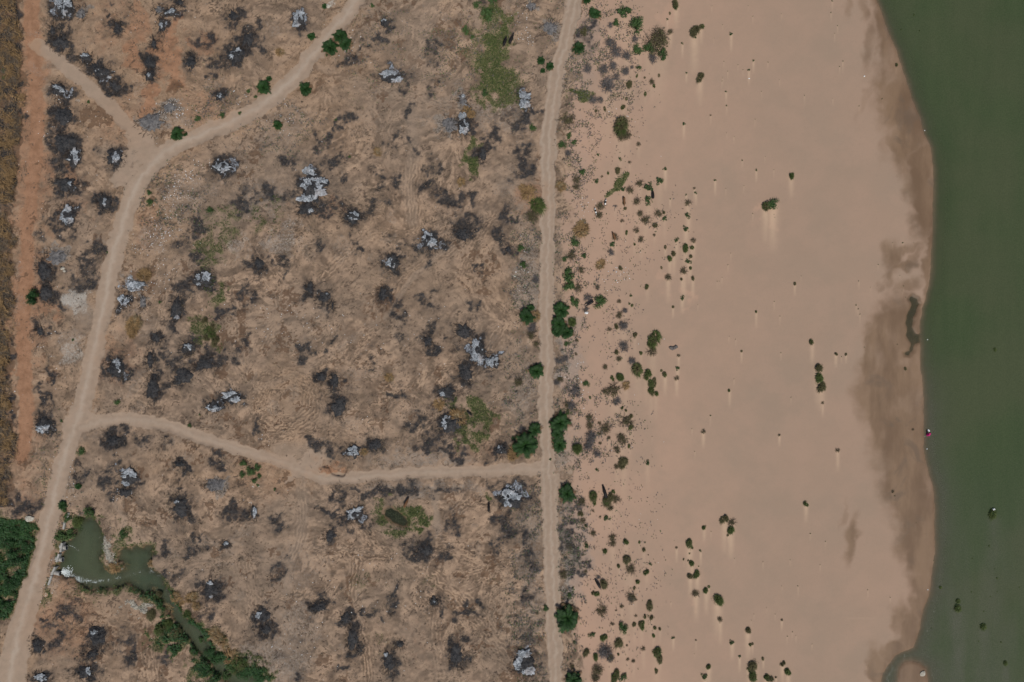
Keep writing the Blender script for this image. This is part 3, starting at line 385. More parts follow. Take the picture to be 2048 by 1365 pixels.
# ---------------------------------------------------------------- materials
class NT:
    def __init__(s, name):
        s.m = bpy.data.materials.new(name); s.m.use_nodes = True; s.t = s.m.node_tree; s.t.nodes.clear()
        s.out = s.n('OutputMaterial'); s.tc = s.n('TexCoord')
    def n(s, k): return s.t.nodes.new('ShaderNode'+k)
    def l(s, a, b): s.t.links.new(a, b)
    def put(s, sock, v):
        if isinstance(v, bpy.types.NodeSocket): s.l(v, sock)
        elif isinstance(v, (tuple, list)): sock.default_value = tuple(v)+((1,) if len(v) == 3 and sock.type == 'RGBA' else ())
        else: sock.default_value = v
    def noise(s, scale, detail=4, rough=.55, vec=None, dist=0, sc3=None):
        n = s.n('TexNoise'); n.inputs['Scale'].default_value = scale; n.inputs['Detail'].default_value = detail; n.inputs['Roughness'].default_value = rough; n.inputs['Distortion'].default_value = dist
        v = vec or s.tc.outputs['Object']
        if sc3:
            mp = s.n('Mapping'); mp.inputs['Scale'].default_value = sc3; s.l(v, mp.inputs[0]); v = mp.outputs[0]
        s.l(v, n.inputs['Vector']); return n.outputs['Fac']
    def math(s, op, a, b=0.0, c=0.0, clamp=False):
        n = s.n('Math'); n.operation = op; n.use_clamp = clamp; s.put(n.inputs[0], a); s.put(n.inputs[1], b); s.put(n.inputs[2], c); return n.outputs[0]
    def rng(s, x, a, b, c=0, d=1):
        n = s.n('MapRange'); n.interpolation_type = 'SMOOTHSTEP'; s.put(n.inputs[0], x)
        for i, v in enumerate((a, b, c, d)): n.inputs[i+1].default_value = v
        return n.outputs[0]
    def mix(s, f, a, b, mode='MIX'):
        n = s.n('Mix'); n.data_type = 'RGBA'; n.blend_type = mode; s.put(n.inputs[0], f); s.put(n.inputs[6], a); s.put(n.inputs[7], b); return n.outputs[2]
    def attr(s, name):
        n = s.n('Attribute'); n.attribute_name = name; sp = s.n('SeparateColor'); s.l(n.outputs['Color'], sp.inputs[0]); return sp.outputs[0], sp.outputs[1], sp.outputs[2], n.outputs['Alpha']
    def bump(s, h, strength, dist=.05):
        n = s.n('Bump'); s.put(n.inputs['Height'], h); n.inputs['Strength'].default_value = strength; n.inputs['Distance'].default_value = dist; return n.outputs[0]
    def bsdf(s, col, rough=.9, normal=None, spec=.25, trans=None):
        b = s.n('BsdfPrincipled'); s.put(b.inputs['Base Color'], col); s.put(b.inputs['Roughness'], rough); b.inputs['Specular IOR Level'].default_value = spec
        if normal is not None: s.l(normal, b.inputs['Normal'])
        o = b.outputs[0]
        if trans:
            t = s.n('BsdfTranslucent'); s.put(t.inputs[0], col); m = s.n('MixShader'); m.inputs[0].default_value = trans; s.l(o, m.inputs[1]); s.l(t.outputs[0], m.inputs[2]); o = m.outputs[0]
        s.l(o, s.out.inputs[0]); return b
def masked(g, m, n, lo=.35, hi=.65, amt=.7):
    """mask broken up by noise at its edge"""
    return g.rng(g.math('ADD', m, g.math('MULTIPLY', g.math('SUBTRACT', n, .5), amt)), lo, hi)

def ground_material():
    g = NT('earth_and_sand')
    burn_, ash_, green_, track_ = g.attr('mask_a'); wet_, red_, sand_, tail_ = g.attr('mask_b'); st_, rub_, pink_, pale_ = g.attr('mask_c'); dark_, faint_, rut_, sub_ = g.attr('mask_d'); crk_, smr_, wrm_, _b = g.attr('mask_e')
    nbig = g.noise(.045, 4); nmid = g.noise(.55, 6, .6); nfine = g.noise(2.6, 5, .65); nx = g.noise(7.0, 3, .6); nspk = g.noise(3.4, 2, .5); nsw = g.noise(.9, 6, .7, dist=2.2)
    soil = g.mix(g.rng(st_, .12, .88), (.120, .081, .054), (.390, .266, .176))
    soil = g.mix(g.rng(nmid, .3, .7, 0, .6), soil, (.245, .166, .112))
    soil = g.mix(g.rng(nbig, .35, .65, 0, .55), soil, (.212, .158, .115))
    soil = g.mix(g.math('MULTIPLY', g.rng(nsw, .56, .72), .4), soil, (.32, .235, .16))
    soil = g.mix(g.math('MULTIPLY', wrm_, .75), soil, g.mix(g.rng(nfine, .35, .65), (.25, .155, .09), (.36, .235, .145)))
    redc = g.mix(g.rng(nmid, .3, .7), (.23, .115, .062), (.33, .175, .10))
    soil = g.mix(g.math('MULTIPLY', masked(g, red_, nmid, .08, .72), .85), soil, redc)
    soil = g.mix(g.math('MULTIPLY', masked(g, dark_, nmid), .72), soil, (.11, .062, .036))
    rubc = g.mix(g.rng(nfine, .35, .65), (.13, .115, .10), (.28, .24, .20))
    soil = g.mix(g.math('MULTIPLY', masked(g, rub_, nfine, .3, .8, .9), .75), soil, rubc)
    soil = g.mix(g.math('MULTIPLY', masked(g, pale_, nfine, .35, .8), .75), soil, (.40, .375, .33))
    soil = g.mix(g.math('MULTIPLY', masked(g, crk_, nfine, .25, .7, .8), .72), soil, (.075, .052, .038))
    spk = g.math('MULTIPLY', g.rng(nspk, .61, .70), .45)
    soil = g.mix(spk, soil, (.085, .06, .045))
    soil = g.mix(g.math('MULTIPLY', g.rng(nx, .64, .72), .35), soil, (.42, .35, .27))
    sandc = g.mix(g.rng(nbig, .3, .7), (.335, .228, .160), (.305, .217, .154))
    sandc = g.mix(g.rng(g.noise(.14, 5, .55), .4, .65, 0, .5), sandc, (.355, .238, .168))
    sandc = g.mix(g.rng(g.noise(1.3, 6, .7), .5, .75, 0, .25), sandc, (.25, .185, .135))
    sandc = g.mix(g.rng(nx, .35, .7, 0, .12), sandc, (.2, .15, .11))
    sandc = g.mix(g.math('MULTIPLY', masked(g, rub_, nmid, .1, .8, .6), .62), sandc, g.mix(g.rng(nfine, .4, .62), (.17, .155, .135), (.29, .25, .21)))
    sandc = g.mix(g.math('MULTIPLY', masked(g, pink_, nmid, .1, 1.0, .4), .60), sandc, (.46, .285, .195))
    sandc = g.mix(g.math('MULTIPLY', tail_, .85), sandc, (.50, .35, .235))
    col = g.mix(masked(g, sand_, nmid, .25, .75, .8), soil, sandc)
    trc = g.mix(g.rng(nmid, .3, .7), (.325, .235, .168), (.285, .21, .15))
    trc = g.mix(g.math('MULTIPLY', rut_, .6), trc, (.42, .335, .26))
    trc = g.mix(g.math('MULTIPLY', red_, .7), trc, (.33, .20, .12))
    trc = g.mix(g.rng(nx, .5, .8, 0, .3), trc, (.18, .135, .1))
    col = g.mix(g.math('MULTIPLY', masked(g, faint_, nmid, .2, .9, .5), .75), col, g.mix(g.rng(nmid, .3, .7), (.30, .225, .165), (.25, .185, .133)))
    col = g.mix(masked(g, track_, nfine, .3, .7, .55), col, trc)
    grn = g.mix(g.rng(nfine, .35, .65), (.04, .06, .018), (.135, .13, .05)); grn = g.mix(g.rng(nx, .5, .65, 0, .6), grn, (.20, .16, .10))
    col = g.mix(g.math('MULTIPLY', masked(g, green_, nmid, .3, .75, .9), .8), col, grn)
    wetc = g.mix(g.rng(g.noise(.16, 5, .6, sc3=(1, .3, 1)), .36, .64), (.125, .074, .040), (.195, .122, .070)); wetc = g.mix(g.rng(g.noise(.10, 4, .6, dist=1.0), .55, .68, 0, .7), wetc, (.105, .072, .046))
    wf = g.rng(g.math('ADD', wet_, g.math('MULTIPLY', g.math('SUBTRACT', g.noise(.35, 6, .6), .5),   .3)), .04, .92)
    col = g.mix(g.math('MULTIPLY', wf, .88), col, wetc)
    col = g.mix(g.math('MULTIPLY', sub_, .9), col, g.mix(g.rng(nmid, .35, .65), (.045, .04, .022), (.10, .075, .04)))
    bmix = g.rng(g.math('ADD', burn_, g.math('ADD', g.math('MULTIPLY', g.math('SUBTRACT', nfine, .5), .7), g.math('MULTIPLY', g.math('SUBTRACT', nx, .5), .5))), .16, .92); bmix = g.math('MULTIPLY', bmix, .95)
    bc = g.mix(g.rng(nfine, .42, .68), (.014, .016, .019), (.055, .051, .049)); bc = g.mix(g.rng(nx, .60, .74, 0, .6), bc, (.17, .15, .14))
    col = g.mix(bmix, col, bc)
    ac = g.mix(g.rng(nfine, .35, .65), (.13, .14, .16), (.36, .39, .43))
    col = g.mix(g.math('MULTIPLY', masked(g, ash_, nfine, .4, .7, .9), .8), col, ac)
    loose = g.math('SUBTRACT', 1.0, g.math('MAXIMUM', sand_, track_), clamp=True)
    hgt = g.math('ADD', g.math('MULTIPLY', g.math('ADD', nfine, g.math('MULTIPLY', nx, .4)), g.math('ADD', g.math('MULTIPLY', loose, .9), .06)), 0)
    nrm = g.bump(hgt, .55, .22)
    g.bsdf(col, g.rng(wet_, .3, 1.0, .95, .55), nrm, .2)
    return g.m
M_GROUND = ground_material()
def simple(name, c0, c1, scale=3, rough=.85, bumps=.3, c2=None, spec=.25, island=False, trans=None, bd=.05):
    g = NT(name); n = g.noise(scale, 5, .6); n2 = g.noise(scale*4.3, 3, .6)
    f = g.rng(n, .32, .68)
    if island:
        ge = g.n('NewGeometry'); f = g.math('ADD', g.math('MULTIPLY', f, .35), g.math('MULTIPLY', ge.outputs['Random Per Island'], .65))
    oi = g.n('ObjectInfo'); f = g.math('ADD', g.math('MULTIPLY', f, .8), g.math('MULTIPLY', oi.outputs['Random'], .2))
    col = g.mix(f, c0, c1)
    if c2: col = g.mix(g.rng(n2, .55, .7), col, c2)
    g.bsdf(col, rough, g.bump(n2, bumps, bd) if bumps else None, spec, trans); return g.m
M = {
 'char': simple('charred_rubbish', (.013, .015, .019), (.068, .065, .064), 1.3, .9, 1.0, (.14, .125, .115), bd=.35),
 'soot': simple('charred_sticks', (.02, .018, .018), (.09, .065, .05), 3, .9, 0, island=True),
 'greyrub': simple('grey_rubble', (.11, .105, .105), (.23, .215, .205), 2.0, .95, .9, (.06, .055, .055), bd=.25),
 'frond': simple('feathery_dark_leaf', (.006, .020, .004), (.032, .085, .017), 1.5, .65, 0, island=True, trans=.12),
 'frond_d': simple('dead_frond', (.09, .055, .035), (.24, .15, .08), 2, .9, 0, island=True),
 'leaf': simple('broad_leaf', (.018, .045, .012), (.085, .14, .04), 1.5, .6, 0, island=True, trans=.12),
 'leafv': simple('lush_leaf', (.010, .032, .010), (.045, .11, .028), .8, .6, 0, island=True, trans=.12),
 'round': simple('dense_small_leaf', (.02, .045, .014), (.07, .11, .035), 2, .75, 0, island=True),
 'tuss': simple('green_grass_blade', (.018, .030, .008), (.11, .14, .038), 1.5, .75, 0, island=True, trans=.1),
 'tussb': simple('brown_green_blade', (.035, .034, .014), (.14, .12, .055), 1.5, .8, 0, island=True),
 'brush': simple('bare_brown_twig', (.04, .03, .022), (.17, .13, .09), 2, .9, 0, island=True),
 'greyb': simple('grey_purple_twig', (.05, .046, .045), (.17, .15, .14), 2, .9, 0, island=True),
 'straw': simple('dry_straw', (.05, .028, .012), (.38, .24, .11), 2, .85, 0, island=True),
 'strawp': simple('pale_dry_grass', (.07, .05, .028), (.36, .27, .15), 2, .85, 0, island=True),
 'bark': simple('bark', (.06, .045, .035), (.14, .11, .08), 5, .9, .3),
 'conc': simple('old_concrete', (.24, .225, .20), (.42, .40, .36), 3, .9, .5, (.12, .11, .1)),
 'black': simple('black_hide', (.008, .007, .007), (.02, .017, .015), 6, .6, .1),
 'brown': simple('brown_hide', (.10, .045, .018), (.17, .085, .04), 4, .7, .1),
 'horn': simple('horn', (.12, .1, .08), (.25, .22, .18), 6, .5, 0),
 'rock': simple('grey_rock', (.09, .078, .07), (.17, .15, .135), 3, .9, .8, (.05, .045, .04), bd=.1),
 'stone': simple('pale_stone', (.28, .25, .2), (.5, .46, .38), 3, .9, .3),
 'litter': simple('litter_plastic', (.5, .5, .5), (.8, .8, .78), 3, .4, 0, island=True),
 'pink': simple('magenta_cloth', (.36, .01, .10), (.60, .025, .20), 5, .8, .2),
 'skin': simple('skin', (.11, .055, .035), (.15, .08, .05), 8, .6, 0),
 'hair': simple('black_hair', (.008, .007, .006), (.02, .018, .016), 12, .5, 0),
 'white': simple('white_cloth', (.65, .65, .63), (.8, .8, .78), 4, .8, .1),
 'foam': simple('white_foam', (.55, .60, .58), (.8, .83, .82), 4, .6, .4),
 'mud': simple('damp_mud', (.12, .08, .05), (.2, .14, .09), 4, .7, .3),
}
def ash_material():
    g = NT('pale_ash'); n = g.noise(.7, 7, .66, dist=1.4); n2 = g.noise(2.2, 6, .66, dist=1.4); n3 = g.noise(.35, 3)
    c = g.mix(g.rng(n, .36, .62), (.11, .12, .13), (.36, .38, .40)); c = g.mix(g.rng(n2, .50, .64, 0, .75), c, (.64, .67, .69)); c = g.mix(g.rng(n2, .44, .36, 0, .7), c, (.06, .06, .065))
    c = g.mix(g.rng(n3, .52, .66, 0, .5), c, (.30, .25, .225)); g.bsdf(c, .95, g.bump(n2, .9, .3), .1); return g.m
M['ash'] = ash_material()
def cow_pied():
    g = NT('pied_hide'); n = g.noise(1.1, 2, .5); g.bsdf(g.mix(g.rng(n, .47, .52), (.012, .01, .01), (.7, .68, .64)), .6); return g.m
M['pied'] = cow_pied()
def water_material(name, deep0, deep1, olive, clear=True, glint=1.0):
    g = NT(name); a, foam, silt_glint, _ = g.attr('mask_w')
    st = g.noise(.35, 4, .55, sc3=(1, .12, 1)); st2 = g.noise(.03, 3); fine = g.noise(3.2, 5, .7)
    c = g.mix(g.rng(st, .2, .8), deep0, deep1); c = g.mix(g.rng(st2, .42, .62, 0, .45), c, olive); c = g.mix(g.math('MULTIPLY', silt_glint, .7), c, (.098, .095, .068))
    c = g.mix(g.rng(fine, .4, .7, 0, .55), c, (.080, .090, .048)); c = g.mix(g.math('MULTIPLY', g.rng(g.noise(5.0, 3, .7), .52, .62), g.math('MULTIPLY', silt_glint, .75)), c, (.115, .112, .085))  # silt tone plus pale specks that paint sun glitter into the water colour
    c = g.mix(g.rng(g.noise(6, 3, .6), .42, .62, 0, .3), c, (.02, .028, .012))
    c = g.mix(g.math('MULTIPLY', g.rng(g.math('ADD', foam, g.math('MULTIPLY', g.math('SUBTRACT', fine, .5), 1.2)), .45, .8), .85), c, (.6, .66, .64))
    rip = g.math('ADD', g.noise(1.6, 4, .6, dist=1.0), g.math('MULTIPLY', g.noise(4.5, 3, .6), .5))
    nrm = g.n('Bump'); g.put(nrm.inputs['Height'], rip); g.put(nrm.inputs['Strength'], g.math('ADD', g.math('MULTIPLY', silt_glint, .20*glint), .20*glint)); nrm.inputs['Distance'].default_value = .12
    b = g.n('BsdfPrincipled'); g.put(b.inputs['Base Color'], c); b.inputs['Roughness'].default_value = .16; b.inputs['IOR'].default_value = 1.33; g.l(nrm.outputs[0], b.inputs['Normal'])
    t = g.n('BsdfTransparent'); m = g.n('MixShader'); g.put(m.inputs[0], a); g.l(t.outputs[0], m.inputs[1]); g.l(b.outputs[0], m.inputs[2]); g.l(m.outputs[0], g.out.inputs[0])
    return g.m
M['river'] = water_material('murky_green_river', (.044, .066, .026), (.056, .077, .032), (.082, .083, .044))
M['pond'] = water_material('pond_water', (.062, .080, .044), (.082, .092, .052), (.040, .064, .044), glint=.5)
M['lagoon'] = water_material('silty_brown_water', (.050, .046, .028), (.070, .060, .036), (.085, .068, .042), glint=.2)
M['pool'] = water_material('dark_pool_water', (.007, .009, .004), (.012, .015, .006), (.02, .024, .008), glint=.3)

# ---------------------------------------------------------------- the ground, split into named pieces that share their edges
rut = np.zeros(X.shape)
rut = np.maximum(rut, rm*np.exp(-((side_main-2)/5.5)**2)*.9); rut = np.maximum(rut, r2*.8*np.exp(-((side2+2)/2.2)**2)); rut = np.maximum(rut, r2*.6*np.exp(-((side2-11)/2.0)**2)); rut = np.maximum(rut, r2*.5*np.exp(-((side2+13)/1.8)**2))
rut = np.maximum(rut, r3*.4*np.exp(-((side3)/4)**2)); rut *= .6+.8*fbm(X, Y, 30, 3, 333)
rut += (rm+r2+r3)*.25*(s1-.5)
submerged = np.maximum(np.maximum(sst(2, 44, river), sst(-1, 3, pond)), np.maximum(sst(0, 3, pool), .7*sst(0, 5, lag)))
masks = {'mask_e': (crack, smear, warm, H*0+1), 'mask_a': (burn, ashb, green, track), 'mask_b': (wet*landm+.6*(1-landm), red, sand, tail), 'mask_c': (streak, rub, pink, pale), 'mask_d': (dark, np.maximum(faint, 0), np.clip(rut, 0, 1), submerged)}
WXg, WYg = W(X, Y); VERT = np.stack([WXg, WYg, H], -1).reshape(-1, 3)
idx = np.arange(NX*NY, dtype=np.int32).reshape(NY, NX)
FQ = np.stack([idx[1:, :-1], idx[1:, 1:], idx[:-1, 1:], idx[:-1, :-1]], -1).reshape(-1, 4)
def fc(F): return ((F[1:, :-1]+F[1:, 1:]+F[:-1, 1:]+F[:-1, :-1])/4).ravel()
lab = np.zeros(len(FQ), np.int8)                    # 0 ground
lab[fc(sand) > .5] = 1
lab[(fc(wet) > .38) & (fc(X) > 1600)] = 2
lab[fc(river) > 0] = 3
lab[fc(pond) > 0] = 4
lab[fc(r4) > .5] = 5; lab[fc(r5) > .5] = 6; lab[fc(r3) > .5] = 7; lab[fc(r2) > .5] = 8; lab[(fc(rm) > .5)] = 9
lab[fc(gully) > 0] = 10
NAMES = ['ground', 'sand', 'wet_sand', 'river_bed', 'pond_bed', 'red_dirt_track', 'dirt_path', 'side_track', 'straight_track', 'dirt_road', 'washout_gully']
def grid_object(name, sel, mat, arr):
    f = FQ[sel]
    if len(f) == 0: return None
    u, inv = np.unique(f, return_inverse=True); me = npmesh(name, VERT[u], inv.reshape(-1, 4))
    for an, chans in arr.items():
        at = me.attributes.new(an, 'FLOAT_COLOR', 'POINT')
        data = np.stack([np.broadcast_to(c, X.shape).reshape(-1)[u] for c in chans], -1).astype(np.float32); at.data.foreach_set('color', data.ravel())
    o = link(name, me, mat); o['kind'] = 'structure'; return o
GL = ['bare churned brown earth of the burnt dump ground', 'broad flat pale sand beside the river', 'damp dark sand along the waterline', 'muddy bed under the green river', 'muddy bed under the pond and stream', 'reddish dirt track along the left side', 'tan path branching from the red track', 'narrow track crossing the dump ground to the sand', 'straight narrow track between dump and sand', 'wide pale dirt road curving through the dump', 'eroded orange washout biting into the side track']
for k, nm in enumerate(NAMES):
    o = grid_object(nm, lab == k, M_GROUND, masks)
    if o: o['label'] = GL[k]

# ---------------------------------------------------------------- water sheets
def water_sheet(name, label, mat, x0, x1, y0, y1, step, lev, depthfield, foamf=None, silt_glintf=None, keep=-6, far=False):
    gxs = np.arange(x0, x1+.1, step); gys = np.arange(y0, y1+.1, step)
    if far: gxs = np.concatenate([gxs, grow(gxs[-1], step, 24, 1)]); gys = np.concatenate([grow(gys[0], step, 22, -1)[::-1], gys, grow(gys[-1], step, 22, 1)])
    A, B = np.meshgrid(gxs, gys); ny, nx = A.shape; D = depthfield(A, B)
    wxx, wyy = W(A, B); V = np.stack([wxx, wyy, np.full(A.shape, lev)], -1).reshape(-1, 3)
    ii = np.arange(nx*ny, dtype=np.int32).reshape(ny, nx); F = np.stack([ii[1:, :-1], ii[1:, 1:], ii[:-1, 1:], ii[:-1, :-1]], -1).reshape(-1, 4)
    Dm = D.reshape(-1)[F].max(1); F = F[Dm > keep]
    u, inv = np.unique(F, return_inverse=True); me = npmesh(name, V[u], inv.reshape(-1, 4))
    al = np.clip(np.interp(D, [-1, 0, 4, 14, 40, 80], [.08, .18, .48, .80, .96, 1.0]), 0, 1)
    fo = foamf(A, B) if foamf else np.zeros(A.shape); gr = silt_glintf(A, B, D) if silt_glintf else np.zeros(A.shape)
    at = me.attributes.new('mask_w', 'FLOAT_COLOR', 'POINT'); at.data.foreach_set('color', np.stack([c.reshape(-1)[u] for c in (al, fo, gr, gr*0+1)], -1).astype(np.float32).ravel())
    o = link(name, me, mat); o['kind'] = 'structure'; o['label'] = label; return o
def river_d(A, B): return Fat(river, A, B)
def river_silt_glint(A, B, D):  # mask of silt plumes and of the glitter painted near the shore
    side_ = np.exp(-np.abs(D-14)/22.)*sst(600, 900, B)*(.5+fbm(A, B, 24, 3, 401))
    side_ += .25*np.exp(-D/26.)*(1-sst(200, 420, B)); side_ += .55*sst(850, 1250, B)*(fbm(A, B/4, 16, 3, 403))*sst(0, 40, D)
    for q in RIVER_CLUMPS:
        if q[2] > 4: side_ += .5*np.exp(-((A-q[0]-2*np.sin(B/40.))/(q[2]*1.5+(B-q[1])*.04+.01).clip(2, 40))**2)*sst(0, 14, B-q[1])*np.exp(-(B-q[1]).clip(0, 999)/220.)*(.5+fbm(A, B/3, 10, 3, 407))
    side_ += .4*np.exp(-np.abs(D-5)/8.); return np.clip(side_, 0, 1)
water_sheet('river', 'murky green river along the right edge of the sand', M['river'], 1700, 2130, -70, 1440, 3, RLEV, river_d, None, river_silt_glint, far=True)
def pond_d(A, B): return Fat(pond, A, B)
def pond_foam(A, B):
    f = np.exp(-(((A-124)/9.)**2+((B-1149)/7.)**2))*1.3+.42*np.exp(-(((A-150)/30.)**2+((B-1160)/12.)**2))
    d, _ = poly_dist(A, B, [(130,1092),(140,1096),(152,1104)]); f += .55*np.exp(-(d/2.5)**2)
    d, _ = poly_dist(A, B, [(130,1152),(160,1168),(200,1166),(240,1156),(270,1148),(300,1146),(322,1158),(334,1190),(352,1220),(385,1252),(430,1300)]); f += .50*np.exp(-(d/7.)**2)*fbm(A, B, 4, 3, 431)*1.6
    return np.clip(f, 0, 1)
water_sheet('pond', 'murky green pond fed by the culvert, draining into a narrow stream', M['pond'], 96, 640, 1024, 1460, 2, PLEV+.02, pond_d, pond_foam, lambda A, B, D: pond_foam(A, B)*.8, keep=-3)
water_sheet('dark_pool', 'small near-black pool ringed by green growth', M['pool'], 755, 825, 1005, 1065, 2, hz(790,1035)+.35, lambda A, B: Fat(pool, A, B)*4, keep=-4)
water_sheet('lagoon', 'shallow leftover water lying in the wet sand', M['lagoon'], 1796, 1856, 586, 724, 2, hz(1834,612)+.10, lambda A, B: Fat(lag, A, B)*.7, keep=-1)

# ---------------------------------------------------------------- registering things for labels
THINGS = []          # (object, description, px, py, category)
def reg(o, desc, px_, py_, cat, group=None, fixed=False):
    o['category'] = cat
    if group: o['group'] = group
    if fixed: o['label'] = desc
    else: THINGS.append((o, desc, px_, py_))
    return o

# ---------------------------------------------------------------- burnt heaps
def polar_heap(cx, cy, rx, ry, rot, hgt, seed, rings=12, segs=44, holes=0.0, lift=0.0, edge_drop=.12, profile=1.0, amp=.4):
    th = np.arange(segs)/segs*2*math.pi; cs, sn = np.cos(th), np.sin(th)
    rr = 1+amp*1.9*(fbm(cs*1.3+seed, sn*1.3-seed, .6, 5, 7+seed, .68)-.5)
    V = []; rho = np.linspace(0, 1, rings+1)[1:]
    a = math.radians(-rot)
    PX = [cx]; PY = [cy]; RH = [0.]
    for r in rho:
        u = cs*rr*r*rx; v = sn*rr*r*ry
        PX += list(cx+u*math.cos(a)-v*math.sin(a)); PY += list(cy+u*math.sin(a)+v*math.cos(a)); RH += [r]*segs
    PX = np.array(PX); PY = np.array(PY); RH = np.array(RH)
    z = Hat(PX, PY)
    lum = fbm(PX, PY, 5, 3, 500+seed)-.5
    prof = hgt*(1-RH**2)**profile*(.7+1.0*fbm(PX, PY, 9, 3, 600+seed))+lum*.35*np.minimum(1, (1-RH)*3)
    zz = z+prof+lift*(1-RH**3)-edge_drop*sst(.9, 1, RH)
    wx_, wy_ = W(PX, PY); V = np.stack([wx_, wy_, zz], -1)
    F = []; F3 = []
    for k in range(segs): F3.append((0, 1+(k+1) % segs, 1+k))
    for i in range(rings-1):
        for k in range(segs):
            a0 = 1+i*segs+k; a1 = 1+i*segs+(k+1) % segs; F.append((a0, a1, a1+segs, a0+segs))
    if holes > 0:
        keepn = fbm(PX, PY, 3.2, 3, 700+seed)
        def ok(f):
            r = RH[list(f)].mean(); return keepn[list(f)].mean() > holes+.22*(r**3)
        F = [f for f in F if ok(f)]
    faces = F+F3
    return V, faces
def mesh_py(name, V, faces, smooth=False):
    me = bpy.data.meshes.new(name); me.from_pydata([tuple(map(float, v)) for v in V], [], faces)
    me.update()
    bm = bmesh.new(); bm.from_mesh(me); bmesh.ops.recalc_face_normals(bm, faces=bm.faces)
    if sum(f.normal.z for f in bm.faces) < 0: bmesh.ops.reverse_faces(bm, faces=bm.faces)
    bm.to_mesh(me); bm.free()
    if smooth: me.polygons.foreach_set('use_smooth', [True]*len(me.polygons))
    return me
LOOSE_N = 0
for i, h in enumerate(HEAPS):
    if h['k'] == 's': continue
    x, y, rx, ry = h['x'], h['y'], h['rx'], h['ry']
    if not (-30 < x < 2080 and -30 < y < 1400): continue
    R = max(rx, ry); wx_, wy_ = W(x, y); z0 = hz(x, y); grey_ = h['k'] == 'g'
    root = empty('burnt_heap' if not grey_ else 'rubble_heap', (float(wx_), float(wy_), z0))
    base = Vector(root.location)
    hg = .2+.022*min(rx, ry)
    V, F = polar_heap(x, y, rx*.74, ry*.74, h['rot'], hg*(.5 if grey_ else 1), i*3+1, amp=.75)
    V = V-np.array(base); me = mesh_py('char', V, F, True); link('char_mound' if not grey_ else 'rubble_mound', me, M['greyrub'] if grey_ else M['char'], root)
    for j, a in enumerate(h['ash']):
        V, F = polar_heap(a[0], a[1], a[2]*.84, a[3]*.84, a[5]+h['rot']*.3, hg*.25, i*3+90+j, rings=14, segs=64, amp=.85, edge_drop=.05)
        cx_, cy_ = a[0], a[1]
        # rest on the char mound: add its local height
        dd = np.clip(1-(((cx_-x)/rx)**2+((cy_-y)/ry)**2), 0, 1)
        V[:, 2] += hg*.75*dd+.08
        V = V-np.array(base); me = mesh_py('ash', V, F, True); link('ash_crust', me, M['ash'], root)
    mb = MB(); n = int(14+R*3.5)
    for _ in range(n):
        t = rnd.uniform(0, 6.283); q = math.sqrt(rnd.uniform(.05, 1.25)); ar = math.radians(-h['rot']); u = math.cos(t)*rx*q; v = math.sin(t)*ry*q
        px_ = x+u*math.cos(ar)-v*math.sin(ar); py_ = y+u*math.sin(ar)+v*math.cos(ar); qx, qy = W(px_, py_)
        zb = hz(px_, py_)+hg*max(0, 1-q*q)*.9+.03; L = rnd.uniform(.25, 1.0); d = t*-1+rnd.uniform(-.9, .9)
        p = Vector((float(qx), float(qy), zb))-base; e = p+Vector((math.cos(d)*L, math.sin(d)*L, rnd.uniform(0, .35)))
        mb.stick(p, e, rnd.uniform(.03, .07), .015)
    o = link('charred_sticks', mb.mesh('sticks'), M['soot'], root); o['kind'] = 'stuff'
    sz = 'big' if R > 24 else ('small' if R < 14 else 'medium')
    am = sum(a[2]*a[3]*a[4] for a in h['ash'])/(rx*ry)
    if grey_: desc = sz+' grey rubble heap'
    elif am > .45: desc = sz+' heap topped with white ash'
    elif am > .08: desc = sz+' black heap with ash patch'
    else: desc = sz+' plain black heap'
    reg(root, desc, x, y, 'ash heap' if am > .08 else ('rubble heap' if grey_ else 'burnt heap'), 'burnt rubbish heaps on the dump ground')

# ---------------------------------------------------------------- plant prototypes (radius 1 m, scaled in place)
def frond_proto(seed, n=150, mat='frond'):
    r = random.Random(seed); mb = MB()
    for i in range(n):
        az = r.uniform(0, 6.283); L = r.uniform(.45, 1.05)*(1 if r.random() < .8 else 1.3); e0 = r.uniform(.15, 1.35); rad0 = r.uniform(0, .25)
        p = Vector((math.cos(az)*rad0, math.sin(az)*rad0, r.uniform(.15, .45))); el = e0; az2 = az+r.uniform(-.3, .3); pts = [p.copy()]; st = 7
        for k in range(st):
            d = Vector((math.cos(az2)*math.cos(el), math.sin(az2)*math.cos(el), math.sin(el))); p = p+d*(L/st); el -= .24; az2 += r.uniform(-.08, .08); p.z = max(p.z, .05); pts.append(p.copy())
        for k in range(st):
            a, b = pts[k], pts[k+1]; d = (b-a).normalized(); sd = d.cross(Vector((0, 0, 1))); sd = sd.normalized() if sd.length > 1e-3 else Vector((1, 0, 0)); w = .012
            mb.quad(a-sd*w, b-sd*w*.7, b+sd*w*.7, a+sd*w)
            if k >= 1:
                ll = .20*math.sin(math.pi*(k+.6)/(st+.6))+.05
                for s_ in (-1, 1):
                    for q in (0, .5):
                        c = a.lerp(b, q); tip = c+sd*s_*ll+d*ll*.9+Vector((0, 0, r.uniform(-.05, .03))); mb.tri(c, c+d*.08, tip)
    return mb.mesh('fronds')
